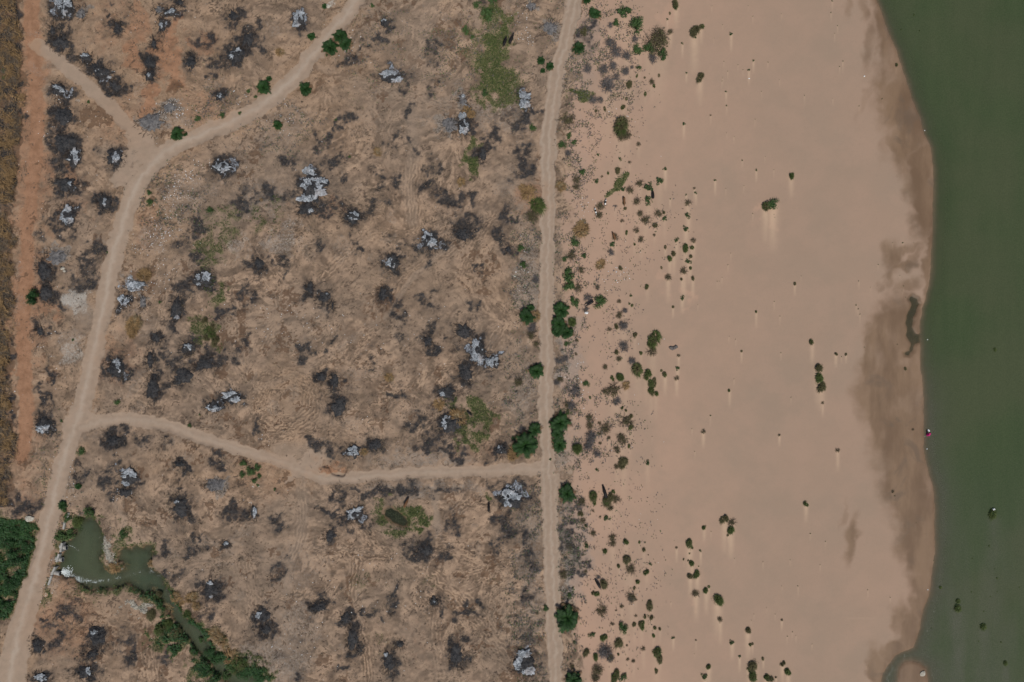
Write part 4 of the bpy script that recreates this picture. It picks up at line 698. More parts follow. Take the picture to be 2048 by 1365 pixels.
def leaf_proto(seed, n=900, size=.09, flat=.75, mids=5):
    """several overlapping clumps filled with leaf faces"""
    r = random.Random(seed); mb = MB(); cl = []
    for i in range(mids+6):
        a = r.uniform(0, 6.283); q = r.uniform(.15, .72); cl.append((math.cos(a)*q, math.sin(a)*q, r.uniform(.25, .6)*flat, r.uniform(.26, .48)))
    for i in range(n):
        cx_, cy_, cz, cr = cl[i % len(cl)]; u = Vector((r.gauss(0, 1), r.gauss(0, 1), r.gauss(0, 1))).normalized()*cr*r.uniform(.55, 1.08)
        c = Vector((cx_, cy_, cz))+u; c.z = max(.04, c.z*1.0)
        nrm = (u.normalized()+Vector((r.uniform(-.7, .7), r.uniform(-.7, .7), r.uniform(0, .9)))).normalized()
        a = nrm.orthogonal().normalized(); a.rotate(Matrix.Rotation(r.uniform(0, 6.28), 3, nrm)); b = nrm.cross(a); s_ = size*r.uniform(.6, 1.4)
        mb.quad(c-a*s_, c-b*s_*.5, c+a*s_, c+b*s_*.5)
    return mb.mesh('leaves')
def blade_proto(seed, n=260, spread=1.0, hgt=.8, w=.03, lean=(0, 0)):
    r = random.Random(seed); mb = MB()
    for i in range(n):
        a = r.uniform(0, 6.283); q = math.sqrt(r.random())*.55*spread; b = Vector((math.cos(a)*q, math.sin(a)*q, 0)); a2 = a+r.uniform(-.7, .7); L = r.uniform(.5, 1.0)
        e1 = r.uniform(.5, 1.4); d = Vector((math.cos(a2)*math.cos(e1)+lean[0], math.sin(a2)*math.cos(e1)+lean[1], math.sin(e1)*hgt*1.3)); m = b+d*L*.5
        e2 = e1-r.uniform(.5, 1.1); d2 = Vector((math.cos(a2)*math.cos(e2)+lean[0], math.sin(a2)*math.cos(e2)+lean[1], math.sin(e2)*hgt)); t = m+d2*L*.5; t.z = max(t.z, .03)
        sd = Vector((-math.sin(a2), math.cos(a2), 0))*w*r.uniform(.6, 1.3)
        mb.quad(b-sd*.7, b+sd*.7, m+sd, m-sd); mb.tri(m-sd, m+sd, t)
    return mb.mesh('blades')
def twig_proto(seed, n=60, w=.016):
    r = random.Random(seed); mb = MB()
    off = [(r.uniform(-.45, .45), r.uniform(-.45, .45)) for _ in range(4)]
    for i in range(n):
        o = off[i % 4]; p = Vector((o[0], o[1], .02)); az = r.uniform(0, 6.283); el = r.uniform(.1, 1.3); ww = w*r.uniform(.7, 1.6)
        for k in range(4):
            d = Vector((math.cos(az)*math.cos(el), math.sin(az)*math.cos(el), math.sin(el)*.7)); q = p+d*r.uniform(.14, .28); q.z = max(.03, q.z); mb.stick(p, q, ww, ww*.7); ww *= .72
            if k > 0:
                for s_ in (-1, 1):
                    a3 = az+s_*r.uniform(.5, 1.1); e3 = p.lerp(q, .6); mb.stick(e3, e3+Vector((math.cos(a3), math.sin(a3), r.uniform(-.1, .4)))*r.uniform(.12, .26), ww*.7, ww*.3)
            p = q; az += r.uniform(-.5, .5); el -= r.uniform(.0, .35)
    return mb.mesh('twigs')
def stem_proto(seed, n=7):
    r = random.Random(seed); mb = MB()
    for i in range(n):
        a = r.uniform(0, 6.283); p = Vector((math.cos(a)*.06, math.sin(a)*.06, -.05)); q = Vector((math.cos(a)*.3, math.sin(a)*.3, .3)); mb.stick(p, q, .05, .035, 5); mb.stick(q, q+Vector((math.cos(a)*.22, math.sin(a)*.22, .16)), .035, .015, 5)
    return mb.mesh('stems')
PF = [frond_proto(s, 105) for s in (1, 2, 3)]; PFD = [frond_proto(s, 26) for s in (11, 12)]
PL = [leaf_proto(s, 760, .085) for s in (21, 22, 23)]; PV = [leaf_proto(s, 1700, .062, .9, 9) for s in (31, 32, 33)]
PR = [leaf_proto(s, 330, .11, .7, 3) for s in (41, 42)]; PD = [leaf_proto(s, 46, .28, .6, 1) for s in (51, 52)]
PT = [blade_proto(s, 170, .8, .8, .045, (.05, -.38)) for s in (61, 62, 63)]; PTL = [leaf_proto(s, 120, .075, .4, 3) for s in (64, 65)]
PB = [twig_proto(s, 52, .026) for s in (71, 72, 73)]; PBL = [leaf_proto(s, 150, .075, .5, 3) for s in (74, 75)]
PS = [blade_proto(s, 150, 1, .5, .035, (0, -.15)) for s in (81, 82)]; PST = [stem_proto(s) for s in (91, 92)]
for me, m in [(x_, 'frond') for x_ in PF]+[(x_, 'frond_d') for x_ in PFD]+[(x_, 'leaf') for x_ in PL]+[(x_, 'leafv') for x_ in PV]+[(x_, 'round') for x_ in PR+PD]+[(x_, 'tuss') for x_ in PT]+[(x_, 'tussb') for x_ in PTL]+[(x_, 'brush') for x_ in PB]+[(x_, 'tussb') for x_ in PBL]+[(x_, 'straw') for x_ in PS]+[(x_, 'bark') for x_ in PST]:
    me.materials.append(M[m])
def dupmat(me, mname):
    c = me.copy(); c.materials.clear(); c.materials.append(M[mname]); return c
PG = [dupmat(m, 'greyb') for m in PB]; PGL = [dupmat(m, 'greyb') for m in PBL]; PTB = [dupmat(m, 'tussb') for m in PT]; PSP = [dupmat(m, 'strawp') for m in PS]
def plant_root(name, px_, py_, rpx, tall, zmin=None):
    zt = tall*rpx*S*.5; k = 1-zt/ALT; qx = CX+(px_-CX)*k; qy = CY+(py_-CY)*k; z = hz(qx, qy)
    if zmin is not None: z = max(z, zmin)
    a, b = W(qx, qy); return (float(a), float(b), z-.02)
def put(name, me, loc, sc, parent=None, rz=None):
    o = bpy.data.objects.new(name, me); COL.objects.link(o); o.parent = parent; o.location = loc if parent is None else (0, 0, 0); o.scale = sc; o.rotation_euler = (0, 0, rnd.uniform(0, 6.283) if rz is None else rz); return o
def where(px_, py_):
    if px_ > 1215: return 'on the sand'
    if px_ > 1100: return 'by the track'
    return ''
for code, x, y, r, e in PLANTS:
    R = r*S*{'f': .86, 'l': 1.14, 'r': 1.1, 't': 1.22, 'b': 1.3, 'g': 1.3, 's': 1.25, 'v': 1.0, 'd': 1.0}[code]; wh = where(x, y); sz = 'big' if r > 14 else ('small' if r < 6 else 'medium'); k = rnd.random()
    e *= rnd.uniform(.85, 1.25)
    if code == 'f':
        root = empty('feathery_shrub', plant_root('', x, y, r, 1.1)); R *= 1.04
        put('crown', rnd.choice(PF), None, (R, R*e, R*1.05), root); put('trunk', rnd.choice(PST), None, (R, R, R), root)
        if r > 9: put('dead_fronds', rnd.choice(PFD), None, (R*1.06, R*e*1.06, R*.5), root)
        reg(root, f'{sz} dark green feathery shrub '+wh, x, y, 'shrub', 'feathery green shrubs')
    elif code == 'l':
        root = empty('leafy_bush', plant_root('', x, y, r, .9)); put('foliage', rnd.choice(PL), None, (R, R*e, R*.9), root); put('stem', rnd.choice(PST), None, (R, R, R*.8), root)
        reg(root, f'{sz} leafy green bush '+wh, x, y, 'bush', 'leafy green bushes')
    elif code == 'v':
        tree = x < 100 and y < 700
        root = empty('green_tree' if tree else 'lush_bush', plant_root('', x, y, r, 1.2, -.9)); vk = tree or rnd.random() < .6; put('crown', rnd.choice(PV if vk else PL), None, (R*(1 if vk else .8), R*e*(1 if vk else .8), R*(1.2 if tree else .8)), root); put('trunk', rnd.choice(PST), None, (R, R, R), root)
        if tree: reg(root, 'single bright green tree beside the reddish dirt track', x, y, 'tree', fixed=True)
        else: reg(root, f'{sz} dense dark green bush in the wet hollow', x, y, 'bush', 'lush bushes around the water')
    elif code == 'r':
        o = put('round_shrub', rnd.choice(PR), plant_root('', x, y, r, .8), (R*1.05, R*e*1.05, R)); reg(o, f'{"tiny" if r < 4 else "small"} round dark green shrub '+wh, x, y, 'shrub', 'round shrubs on the sand')
    elif code == 't':
        root = empty('grass_tussock', plant_root('', x, y, r, .6, RLEV)); g_ = k < .55 or r > 11
        for q in range(1 if r < 3 else (2 if r < 6 else 3)):
            kk = 1 if q == 0 and r < 3 else rnd.uniform(.5, .8); b_ = put('blades', rnd.choice(PT if (g_ and rnd.random() < .75) else PTB), None, (R*kk, R*e*kk*rnd.uniform(1, 1.4), R*rnd.uniform(.8, 1.2)), root, rnd.uniform(-.5, .5))
            if r >= 3: b_.location = (rnd.uniform(-.4, .4)*R, rnd.uniform(-.45, .45)*R*e, 0)
        put('dry_leaves', rnd.choice(PTL), None, (R*.9, R*e*.9, R*.6), root); col_ = 'green' if g_ else 'brownish green'
        reg(root, f'{"tiny" if r < 3 else sz} {col_} grass tussock '+wh, x, y, 'grass tussock', 'grass tussocks')
    elif code in 'bg':
        root = empty('dry_shrub', plant_root('', x, y, r, .6)); pt, pl = (PB, PBL) if code == 'b' else (PG, PGL)
        put('twigs', rnd.choice(pt), None, (R*.95, R*e*.95, R*.8), root); put('withered_leaves', rnd.choice(pl), None, (R*.95, R*e*.95, R*.6), root)
        for _ in range(2 if r > 5 else 1): b_ = put('withered_leaves', rnd.choice(pl), None, (R*.7, R*.8*e, R*.8), root); b_.location = (rnd.uniform(-.3, .3)*R, rnd.uniform(-.35, .35)*R*e, 0)
        reg(root, f'{"tiny" if r < 3 else sz} {"brown" if code == "b" else "grey"} withered shrub '+wh, x, y, 'dead shrub', 'withered shrubs')
    elif code == 's':
        root = empty('straw_clump', plant_root('', x, y, r, .4)); put('straw', rnd.choice(PS), None, (R*.95, R*e*.8, R), root)
        if r > 5:
            for _ in range(2): b_ = put('straw', rnd.choice(PSP+PS), None, (R*rnd.uniform(.4, .75), R*rnd.uniform(.4, .75), R*.9), root); b_.location = (rnd.uniform(-.6, .6)*R, rnd.uniform(-.6, .6)*R, 0)
            b_ = put('withered_leaves', rnd.choice(PBL), None, (R*.7, R*.8, R*.3), root); b_.location = (rnd.uniform(-.4, .4)*R, rnd.uniform(0, .5)*R, 0)
        reg(root, f'{sz} clump of dry golden grass '+wh, x, y, 'dry grass clump', 'dry grass clumps')
    elif code == 'd':
        o = put('seedling', rnd.choice(PD), plant_root('', x, y, r, .8), (R*1.0, R*1.0, R)); reg(o, 'tiny dark plant on bare sand', x, y, 'seedling', 'tiny plants dotted over the open sand')
for i, (x, y, r, e) in enumerate(RIVER_CLUMPS):
    R = r*S; root = empty('river_reeds', plant_root('', x, y, r, .6, RLEV))
    for _ in range(2 if r > 3 else 1): put('blades', rnd.choice(PT), None, (R*.9, R*e, R), root, rnd.uniform(-.3, .3))
    put('root_mat', rnd.choice(PL), None, (R*.9, R*e*.9, R*.4), root)
    if i == 0:
        mb = MB(); mb.box((.15*R, .75*R, .25), .5, .35, .4, .4); link('snagged_rag', mb.mesh('rag'), M['white'], root)
    reg(root, ('clump of green reeds' if r > 3 else 'tiny dark weed')+' standing in the river', x, y, 'reeds', 'reeds in the river')

# ---------------------------------------------------------------- scattered stuff: undergrowth, dry grass band, twigs, litter, clods
def scatter(n, prob, x0=-20, x1=2070, y0=-20, y1=1390):
    out_x = []; out_y = []; tot = 0
    while tot < n:
        a = RS.uniform(x0, x1, n*3); b = RS.uniform(y0, y1, n*3); p = prob(a, b); m = RS.rand(n*3) < p; out_x.append(a[m]); out_y.append(b[m]); tot += m.sum()
        if len(out_x) > 60: break
    return np.concatenate(out_x)[:n], np.concatenate(out_y)[:n]
def quads_stuff(name, label, mat, px_, py_, L, Wd, lift, tilt=.6, ang=None, flat=.3):
    n = len(px_); a, b = W(px_, py_); z = Hat(px_, py_); L = RS.uniform(L[0], L[1], n); Wd = RS.uniform(Wd[0], Wd[1], n)
    t = RS.uniform(0, 6.283, n) if ang is None else ang+RS.normal(0, .5, n); up = RS.uniform(0, tilt, n)
    d = np.stack([np.cos(t)*np.cos(up), np.sin(t)*np.cos(up), np.sin(up)], -1)*L[:, None]; s_ = np.stack([-np.sin(t), np.cos(t), RS.uniform(-flat, flat, n)], -1)*Wd[:, None]
    c = np.stack([a, b, z+RS.uniform(lift[0], lift[1], n)], -1); V = np.stack([c-s_, c+s_, c+d+s_*.4, c+d-s_*.4], 1).reshape(-1, 3); F = np.arange(n*4, dtype=np.int32).reshape(-1, 4)
    o = link(name, npmesh(name, V, F), mat); o['kind'] = 'stuff'; o['label'] = label; return o
x_, y_ = scatter(30000, lambda a, b: np.clip(Fat(green, a, b)-.25, 0, 1)**1.5*(Fat(pond, a, b) < 1)*(Fat(pool, a, b) < 0)*(Fat(river, a, b) < 0))
quads_stuff('green_undergrowth', 'low green weeds and grass over the damp hollows', M['tuss'], x_, y_, (.12, .42), (.03, .10), (0, .18))
x_, y_ = scatter(9000, lambda a, b: np.clip(Fat(green, a, b)-.7, 0, 1)*3*(Fat(pond, a, b) < 2)*((Fat(marsh, a, b) > -3) | ((b > 1020) & (a < 560)))*(Fat(river, a, b) < 0))
quads_stuff('dark_undergrowth', 'dense dark green growth along pond, stream and marsh', M['leafv'], x_, y_, (.2, .6), (.06, .16), (.05, .6))
def leftband(a, b):
    edge = np.interp(b, [0, 100, 200, 300, 400, 600, 800, 1000], [36, 44, 48, 36, 26, 24, 22, 20])
    return (a < edge+10*(fbm(a, b, 30, 3, 808)-.5)*4)*(b < 1010)*np.clip(fbm(a, b, 26, 3, 809)*2-.45, .12, 1)
x_, y_ = scatter(34000, leftband, -60, 70, -20, 1010); sel = fbm(x_, y_, 9, 3, 811)+RS.normal(0, .06, len(x_)) > .53
quads_stuff('dry_tall_grass', 'tangled dry grass band along the left edge', M['straw'], x_[sel], y_[sel], (.5, 1.5), (.02, .06), (.1, .8), .7)
quads_stuff('dark_thicket', 'dark tangled dead growth within the dry grass band', M['brush'], x_[~sel], y_[~sel], (.3, 1.1), (.02, .07), (0, .5), .6)
rough_clean = (1-np.clip(trackf*1.2, 0, 1))*(1-np.clip(sand, 0, 1))*(1-r4)*(pond < -2)*(river < 0)*(pool < -2)
clump = sst(.42, .66, fbm(X, Y, 34, 4, 901))*(.3+.7*sst(.35, .65, fbm(X, Y, 120, 2, 903)))
x_, y_ = scatter(29000, lambda a, b: Fat(rough_clean, a, b)*(Fat(clump, a, b)*.8+.04+Fat(burn, a, b)*.35), x1=1180)
an = -Fat(ang, x_, y_)
quads_stuff('dry_twigs', 'brown twigs and roots strewn over the churned earth', M['brush'], x_, y_, (.2, .95), (.012, .045), (.01, .1), .3, an)
x_, y_ = scatter(3500, lambda a, b: Fat(rough_clean, a, b)*(Fat(clump, a, b)*.8+.05), x1=1180)
quads_stuff('straw_litter', 'pale broken straw scattered over the dump ground', M['strawp'], x_, y_, (.2, .8), (.012, .04), (.01, .1), .3, -Fat(ang, x_, y_))
x_, y_ = scatter(9000, lambda a, b: np.clip(Fat(burn, a, b)-.35, 0, 1)*1.3*(Fat(river, a, b) < 0)*(Fat(pond, a, b) < -2), x1=1180)
quads_stuff('charred_debris', 'charred scraps lying over the burnt patches', M['soot'], x_, y_, (.12, .5), (.03, .12), (.01, .16), .8)
verge = blob_field([(1190,110,70,110,0,.9),(1225,190,50,50,0,.8),(1165,40,30,40,0,.7),(1210,480,60,40,0,.15),(1230,640,40,80,0,.12),(1225,860,50,60,0,.4),(1240,1180,70,120,0,.12),(1150,90,50,100,0,.7),(1200,150,50,60,0,.9),(1150,300,34,90,0,.8),(1150,420,30,60,0,.6),(1145,520,40,70,0,.7),(1140,700,28,90,0,1),(1150,760,26,50,0,.9),(1145,880,40,80,0,.9),(1140,1100,30,180,0,1),(1200,850,60,60,0,.5),(1240,260,60,100,0,.06),(1280,460,80,90,0,.08),(1250,1100,70,200,0,.07),(1060,1130,40,240,0,.8),(1060,560,40,120,0,.8),(1050,790,40,100,0,.6),(980,100,70,110,0,.25),(340,400,70,70,0,.6),(420,200,60,40,0,.5),(560,270,70,50,0,.5),(120,1000,40,120,0,.5),(760,100,60,90,0,.3),(900,120,60,80,0,.45)], .6)
vc = verge*sst(.45, .62, fbm(X, Y, 13, 4, 921))*(1-track)
x_, y_ = scatter(26000, lambda a, b: Fat(vc, a, b), x1=1400)
h_ = len(x_)//2
quads_stuff('grey_low_weeds', 'low grey dried weeds along the tracks', M['greyb'], x_[:h_], y_[:h_], (.15, .5), (.03, .09), (0, .2), .9)
h2 = h_+h_//2
quads_stuff('brown_low_weeds', 'low brown dried weeds along the tracks', M['brush'], x_[h_:h2], y_[h_:h2], (.15, .5), (.03, .09), (0, .2), .9)
quads_stuff('green_low_weeds', 'sparse low green weeds along the tracks', M['leaf'], x_[h2:], y_[h2:], (.12, .4), (.04, .10), (0, .2), .9)
# clods and small stones, real little lumps
def lumps(name, label, mat, px_, py_, r0, r1, squash=.6):
    n = len(px_); a, b = W(px_, py_); z = Hat(px_, py_); r = RS.uniform(0, 1, n)**2*(r1-r0)+r0
    base = np.array([(1, 0, 0), (-1, 0, 0), (0, 1, 0), (0, -1, 0), (0, 0, 1), (0, 0, -1)], float); fo = np.array([(0, 2, 4), (2, 1, 4), (1, 3, 4), (3, 0, 4), (2, 0, 5), (1, 2, 5), (3, 1, 5), (0, 3, 5)])
    t = RS.uniform(0, 6.283, n); V = base[None]*RS.uniform(.6, 1.3, (n, 6, 1)); c, s_ = np.cos(t)[:, None], np.sin(t)[:, None]
    V = np.stack([V[..., 0]*c-V[..., 1]*s_, V[..., 0]*s_+V[..., 1]*c, V[..., 2]*squash], -1)*r[:, None, None]+np.stack([a, b, z+r*.15], -1)[:, None]
    F = (fo[None]+np.arange(n)[:, None, None]*6).reshape(-1, 3); o = link(name, npmesh(name, V.reshape(-1, 3), F, 3), mat); o['kind'] = 'stuff'; o['label'] = label; return o
x_, y_ = scatter(9000, lambda a, b: Fat(rough_clean, a, b)*(Fat(clump, a, b)+.05), x1=1150)
lumps('earth_clods', 'clods of turned brown earth', simple('clod_earth', (.12, .085, .06), (.28, .2, .14), 2, .95, .3), x_, y_, .06, .28)
gv = blob_field([(215,1103,12,26,-8,1),(272,1214,28,10,5,1),(230,1120,10,10,0,.6),(300,1130,8,8,0,.4)], .3)
x_, y_ = scatter(2600, lambda a, b: Fat(gv, a, b), 180, 330, 1060, 1240); lumps('gravel', 'pale gravel bar in the pond', M['stone'], x_, y_, .05, .2)
LIT = [(340,222,22,12,.8),(365,225,12,10,.8),(405,210,12,8,1),(475,198,5,5,1),(372,350,26,14,1),(385,352,8,8,1),(350,390,22,30,.8),(330,480,24,20,.7),(275,505,14,10,1),(290,570,22,9,1),(250,605,14,14,.8),(700,60,22,16,.4),(570,240,30,26,.3),(700,85,30,26,.3),(500,990,10,10,.2),(115,680,20,10,.2),(190,480,10,6,.5),(245,1000,20,12,.3),(90,1150,16,40,.3),(1150,780,20,60,.3),(1045,540,12,50,.7),(1250,230,20,20,.3),(1235,555,30,14,.4),(1040,60,14,30,.4),(1170,420,26,26,.3),(540,870,20,10,.3),(800,880,10,20,.3),(130,950,30,40,.3),(640,650,200,60,.05),(120,230,30,60,.1),(30,820,20,20,.3),(760,1200,160,80,.04),(330,530,20,60,.3),(310,440,10,20,.3),(420,330,20,20,.3),(600,1300,60,40,.06)]
lt = blob_field([(q[0], q[1], q[2], q[3], 0, q[4]) for q in LIT], .5); x_, y_ = scatter(900, lambda a, b: Fat(lt, a, b)*(1-Fat(track, a, b))*(Fat(river, a, b) < -3), x1=1300)
quads_stuff('litter', 'white scraps of plastic and paper scattered about the dump', M['litter'], x_, y_, (.06, .26), (.03, .11), (.02, .12), .4)
x_, y_ = scatter(420, lambda a, b: ((b < 820) & (a < 420))*.2*(1-Fat(track, a, b))+(Fat(rough_clean, a, b))*.10+(a > 1120)*(a < 1330)*.1*(1-Fat(track, a, b)), x1=1330)
x_, y_ = x_[Fat(river, x_, y_) < 0], y_[Fat(river, x_, y_) < 0]
quads_stuff('paper_scraps', 'stray bright scraps here and there on the ground', M['litter'], x_, y_, (.06, .2), (.03, .08), (.02, .08), .4)

# ---------------------------------------------------------------- cattle
def skin_mesh(name, pts, edges, radii, root=0, sub=2):
    me = bpy.data.meshes.new(name+'_cage'); me.from_pydata(pts, edges, []); me.update()
    o = bpy.data.objects.new(name+'_cage', me); COL.objects.link(o); o.modifiers.new('s', 'SKIN'); sl = me.skin_vertices[0].data
    for i, r in enumerate(radii): sl[i].radius = r if isinstance(r, tuple) else (r, r)
    sl[root].use_root = True; ss = o.modifiers.new('d', 'SUBSURF'); ss.levels = sub; ss.render_levels = sub
    dg = bpy.context.evaluated_depsgraph_get(); res = bpy.data.meshes.new_from_object(o.evaluated_get(dg)); res.name = name
    bpy.data.objects.remove(o); bpy.data.meshes.remove(me); res.polygons.foreach_set('use_smooth', [True]*len(res.polygons)); return res
def cow_mesh(graze):
    hz_ = .35 if graze else 1.05; hx = 1.42 if graze else 1.5
    P = [(-.75, 0, 1.12), (-.3, 0, 1.08), (.2, 0, 1.06), (.62, 0, 1.14), (.95, 0, 1.15 if not graze else .95), (1.18, 0, 1.2 if not graze else .68), (hx, 0, hz_+.1), (hx+.22, 0, hz_-.08 if not graze else .12),
         (-.78, .2, .85), (-.86, .21, .5), (-.8, .21, .03), (-.78, -.2, .85), (-.72, -.21, .5), (-.68, -.21, .03), (.6, .18, .8), (.64, .18, .42), (.62, .18, .03), (.6, -.18, .8), (.5, -.18, .42), (.52, -.18, .03),
         (-.98, 0, 1.12), (-1.05, .03, .8), (-1.04, .05, .45), (1.2 if graze else 1.28, .22, P_ear(graze)), (1.2 if graze else 1.28, -.22, P_ear(graze))]
    E = [(0, 1), (1, 2), (2, 3), (3, 4), (4, 5), (5, 6), (6, 7), (0, 8), (8, 9), (9, 10), (0, 11), (11, 12), (12, 13), (3, 14), (14, 15), (15, 16), (3, 17), (17, 18), (18, 19), (0, 20), (20, 21), (21, 22), (5, 23), (5, 24)]
    R = [(.30, .32), (.36, .40), (.35, .38), (.28, .34), (.19, .22), (.15, .17), (.12, .13), (.08, .08), .14, .075, .055, .14, .075, .055, .12, .07, .055, .12, .07, .055, .06, .03, .045, .035, .035]
    return skin_mesh('cow_body', P, E, R, 1)
def P_ear(g): return .72 if g else 1.2
COWM = {g: cow_mesh(g) for g in (True, False)}
def horn_mesh(g):
    mb = MB(); z = .8 if g else 1.34; x = 1.2 if g else 1.24
    for s_ in (-1, 1): mb.stick((x, .07*s_, z-.06), (x-.02, .24*s_, z+.04), .035, .025, 5); mb.stick((x-.02, .24*s_, z+.04), (x+.08, .3*s_, z+.16), .025, .008, 5)
    me = mb.mesh('horns'); me.materials.append(M['horn']); return me
HORN = {g: horn_mesh(g) for g in (True, False)}
def cow(px_, py_, heading, mat, label, s_=1.0, graze=True):
    me = COWM[graze].copy(); me.materials.clear(); me.materials.append(M[mat]); x, y = W(px_, py_); o = link('cow', me, None, None, (float(x), float(y), hz(px_, py_))); o.rotation_euler = (0, 0, math.radians(heading)); o.scale = (s_,)*3
    link('horns', HORN[graze], None, o); reg(o, label, px_, py_, 'cow', 'cattle grazing around the dump and sand', fixed=True)
cow(1010, 88, 75, 'black', 'black cow, inland one of two grazing side by side on the green hollow')
cow(1022.5, 84, 68, 'black', 'black cow, riverward one of two grazing side by side on the green hollow', graze=False)
cow(1305, 392, 92, 'black', 'black cow standing between round green bushes on the sand', .85)
cow(1247.5, 402, -85, 'brown', 'reddish brown cow below the bright green grass patch', .8)
cow(1180, 607, 212, 'black', 'black cow standing diagonally against a leafy bush', .9, False)
cow(1209, 985, 105, 'black', 'black cow pushed into a green tussock near the track crossing', 1.15)
cow(1196, 1168, 125, 'black', 'black cow feeding on a tussock in the lower sand', .9)
cow(938, 826, -40, 'black', 'small black cow resting near the green hollow above the side track', .65)
cow(813, 1006, 65, 'brown', 'small brown cow above the small dark pool', .95)
cow(978, 1015, 88, 'black', 'small black cow beside the white ash heap near the straight track', .85)
cow(1227.5, 474, 110, 'brown', 'dark brown cow half hidden by a dry shrub on the sand', .8)
def goat(px_, py_, heading, label): cow(px_, py_, heading, 'pied', label, .62, True)
goat(1210.5, 406, 80, 'black and white calf above a dry shrub, upper of two')
goat(1190.5, 422.5, -75, 'black and white calf beside a dry shrub, lower of two')

# ---------------------------------------------------------------- person washing at the water's edge
px_, py_ = 1858, 870
zb = RLEV-.14
x, y = W(px_, py_)
# bending forward toward the top of the picture
P = [(0, 0, .86), (0, .14, 1.02), (0, .32, 1.14), (0, .44, 1.15), (0, .56, 1.13), (0, .66, 1.1), (.11, 0, .8), (.14, .04, .45), (.14, -.02, .06), (.14, .14, .03), (-.11, 0, .8), (-.15, .05, .45), (-.15, 0, .06), (-.15, .16, .03),
     (.2, .42, 1.1), (.27, .5, .84), (.2, .62, .62), (-.2, .42, 1.1), (-.26, .5, .84), (-.2, .62, .62), (.17, .66, .56), (-.17, .66, .56)]
E = [(0, 1), (1, 2), (2, 3), (3, 4), (4, 5), (0, 6), (6, 7), (7, 8), (8, 9), (0, 10), (10, 11), (11, 12), (12, 13), (3, 14), (14, 15), (15, 16), (16, 20), (3, 17), (17, 18), (18, 19), (19, 21)]
R = [.15, .13, .14, .13, .06, .105, .095, .065, .045, .035, .095, .065, .045, .035, .06, .045, .035, .06, .045, .035, .03, .03]
pm = skin_mesh('person_body', P, E, R, 0); pm.materials.append(M['skin']); person = link('person', pm, None, None, (float(x), float(y), zb))
mb = MB(); nseg = 14
def ringpts(c, rx, ry, nrm=(0, 0, 1)):
    q = Vector(nrm).normalized().to_track_quat('Z', 'Y'); return [tuple(Vector(c)+q @ Vector((math.cos(t)*rx, math.sin(t)*ry, 0))) for t in [2*math.pi*k/nseg for k in range(nseg)]]
def loft(rings):
    n0 = len(mb.v)
    for r_ in rings: mb.v += r_
    for i in range(len(rings)-1):
        for k in range(nseg): mb.f.append((n0+i*nseg+k, n0+i*nseg+(k+1) % nseg, n0+(i+1)*nseg+(k+1) % nseg, n0+(i+1)*nseg+k))
    mb.f.append(tuple(n0+(len(rings)-1)*nseg+k for k in range(nseg)))
loft([ringpts((0, -.05, .25), .36, .40), ringpts((0, -.03, .5), .31, .34), ringpts((0, -.02, .78), .24, .26), ringpts((0, .04, .95), .21, .20, (0, .5, 1)), ringpts((0, .2, 1.09), .2, .16, (0, 1, .6)), ringpts((0, .4, 1.17), .23, .14, (0, 1, .2)), ringpts((0, .5, 1.16), .10, .08, (0, 1, 0))])
link('dress', mb.mesh('dress'), M['pink'], person)
mb = MB()
loft([ringpts((0, .58, 1.17), .11, .12, (0, .4, 1)), ringpts((0, .64, 1.22), .115, .12, (0, .5, 1)), ringpts((0, .68, 1.25), .07, .07, (0, .5, 1))]); link('hair', mb.mesh('hair'), M['hair'], person)
reg(person, 'person in a magenta dress bending over at the river edge', px_, py_, 'person', fixed=True)
def blobmesh(name, sx, sy, sz, seed=0, sub=2):
    bm = bmesh.new(); bmesh.ops.create_icosphere(bm, subdivisions=sub, radius=1); r = random.Random(seed)
    for v in bm.verts:
        k = 1+r.uniform(-.16, .16); v.co = Vector((v.co.x*sx*k, v.co.y*sy*k, max(v.co.z, -.4)*sz*k))
    me = bpy.data.meshes.new(name); bm.to_mesh(me); bm.free(); return me
def single(name, me, mat, px_, py_, label, cat, dz=0, rz=0, zmin=None, group=None):
    x, y = W(px_, py_); z = hz(px_, py_); z = z if zmin is None else max(z, zmin); o = link(name, me, M[mat], None, (float(x), float(y), z+dz)); o.rotation_euler = (0, 0, rz); reg(o, label, px_, py_, cat, group, fixed=True); return o
single('wash_bundle', blobmesh('bundle', .32, .2, .2, 3), 'white', 1860.5, 862, 'white cloth bundle in the water in front of the bending person', 'cloth', zmin=RLEV, rz=2.2)
single('wash_basin', blobmesh('basin', .18, .18, .14, 4), 'stone', 1853, 873.5, 'pale basin on the shore beside the bending person', 'basin')
single('pale_stone', blobmesh('stone', .14, .14, .14, 5), 'white', 1857, 899, 'white stone at the waterline below the bending person', 'stone', zmin=RLEV)
single('pale_stone', blobmesh('stone', .13, .12, .14, 6), 'white', *T((3,1),966,674), 'white stone in the shallows beside the leftover lagoon', 'stone', zmin=RLEV)
single('pale_stone', blobmesh('stone', .2, .18, .2, 7), 'white', *T((3,0),580,457), 'white stone lying on the upper sand near the river bend', 'stone')
single('pale_stone', blobmesh('stone', .13, .11, .12, 8), 'white', *T((3,0),949,780), 'white stone on the upper river edge', 'stone', zmin=RLEV)
single('pale_stone', blobmesh('stone', .13, .12, .12, 8), 'white', *T((3,2),965,813), 'white stone on the lower waterline where the bank bends', 'stone')
single('pale_stone', blobmesh('stone', .8, .6, .4, 9), 'stone', 1847, 1349, 'pale sandy lump at the tip of the sand spit', 'stone', rz=.6)
single('sandal', blobmesh('s', .2, .12, .08, 9), 'white', T((2,0),1424,471)[0], T((2,0),1424,471)[1], 'white scrap under a small round shrub on the upper sand', 'scrap')
bag = single('feed_sack', blobmesh('sack', .5, .3, .25, 10), 'white', 1173, 626, 'cream sack lying below the diagonal black cow', 'sack', rz=.1)
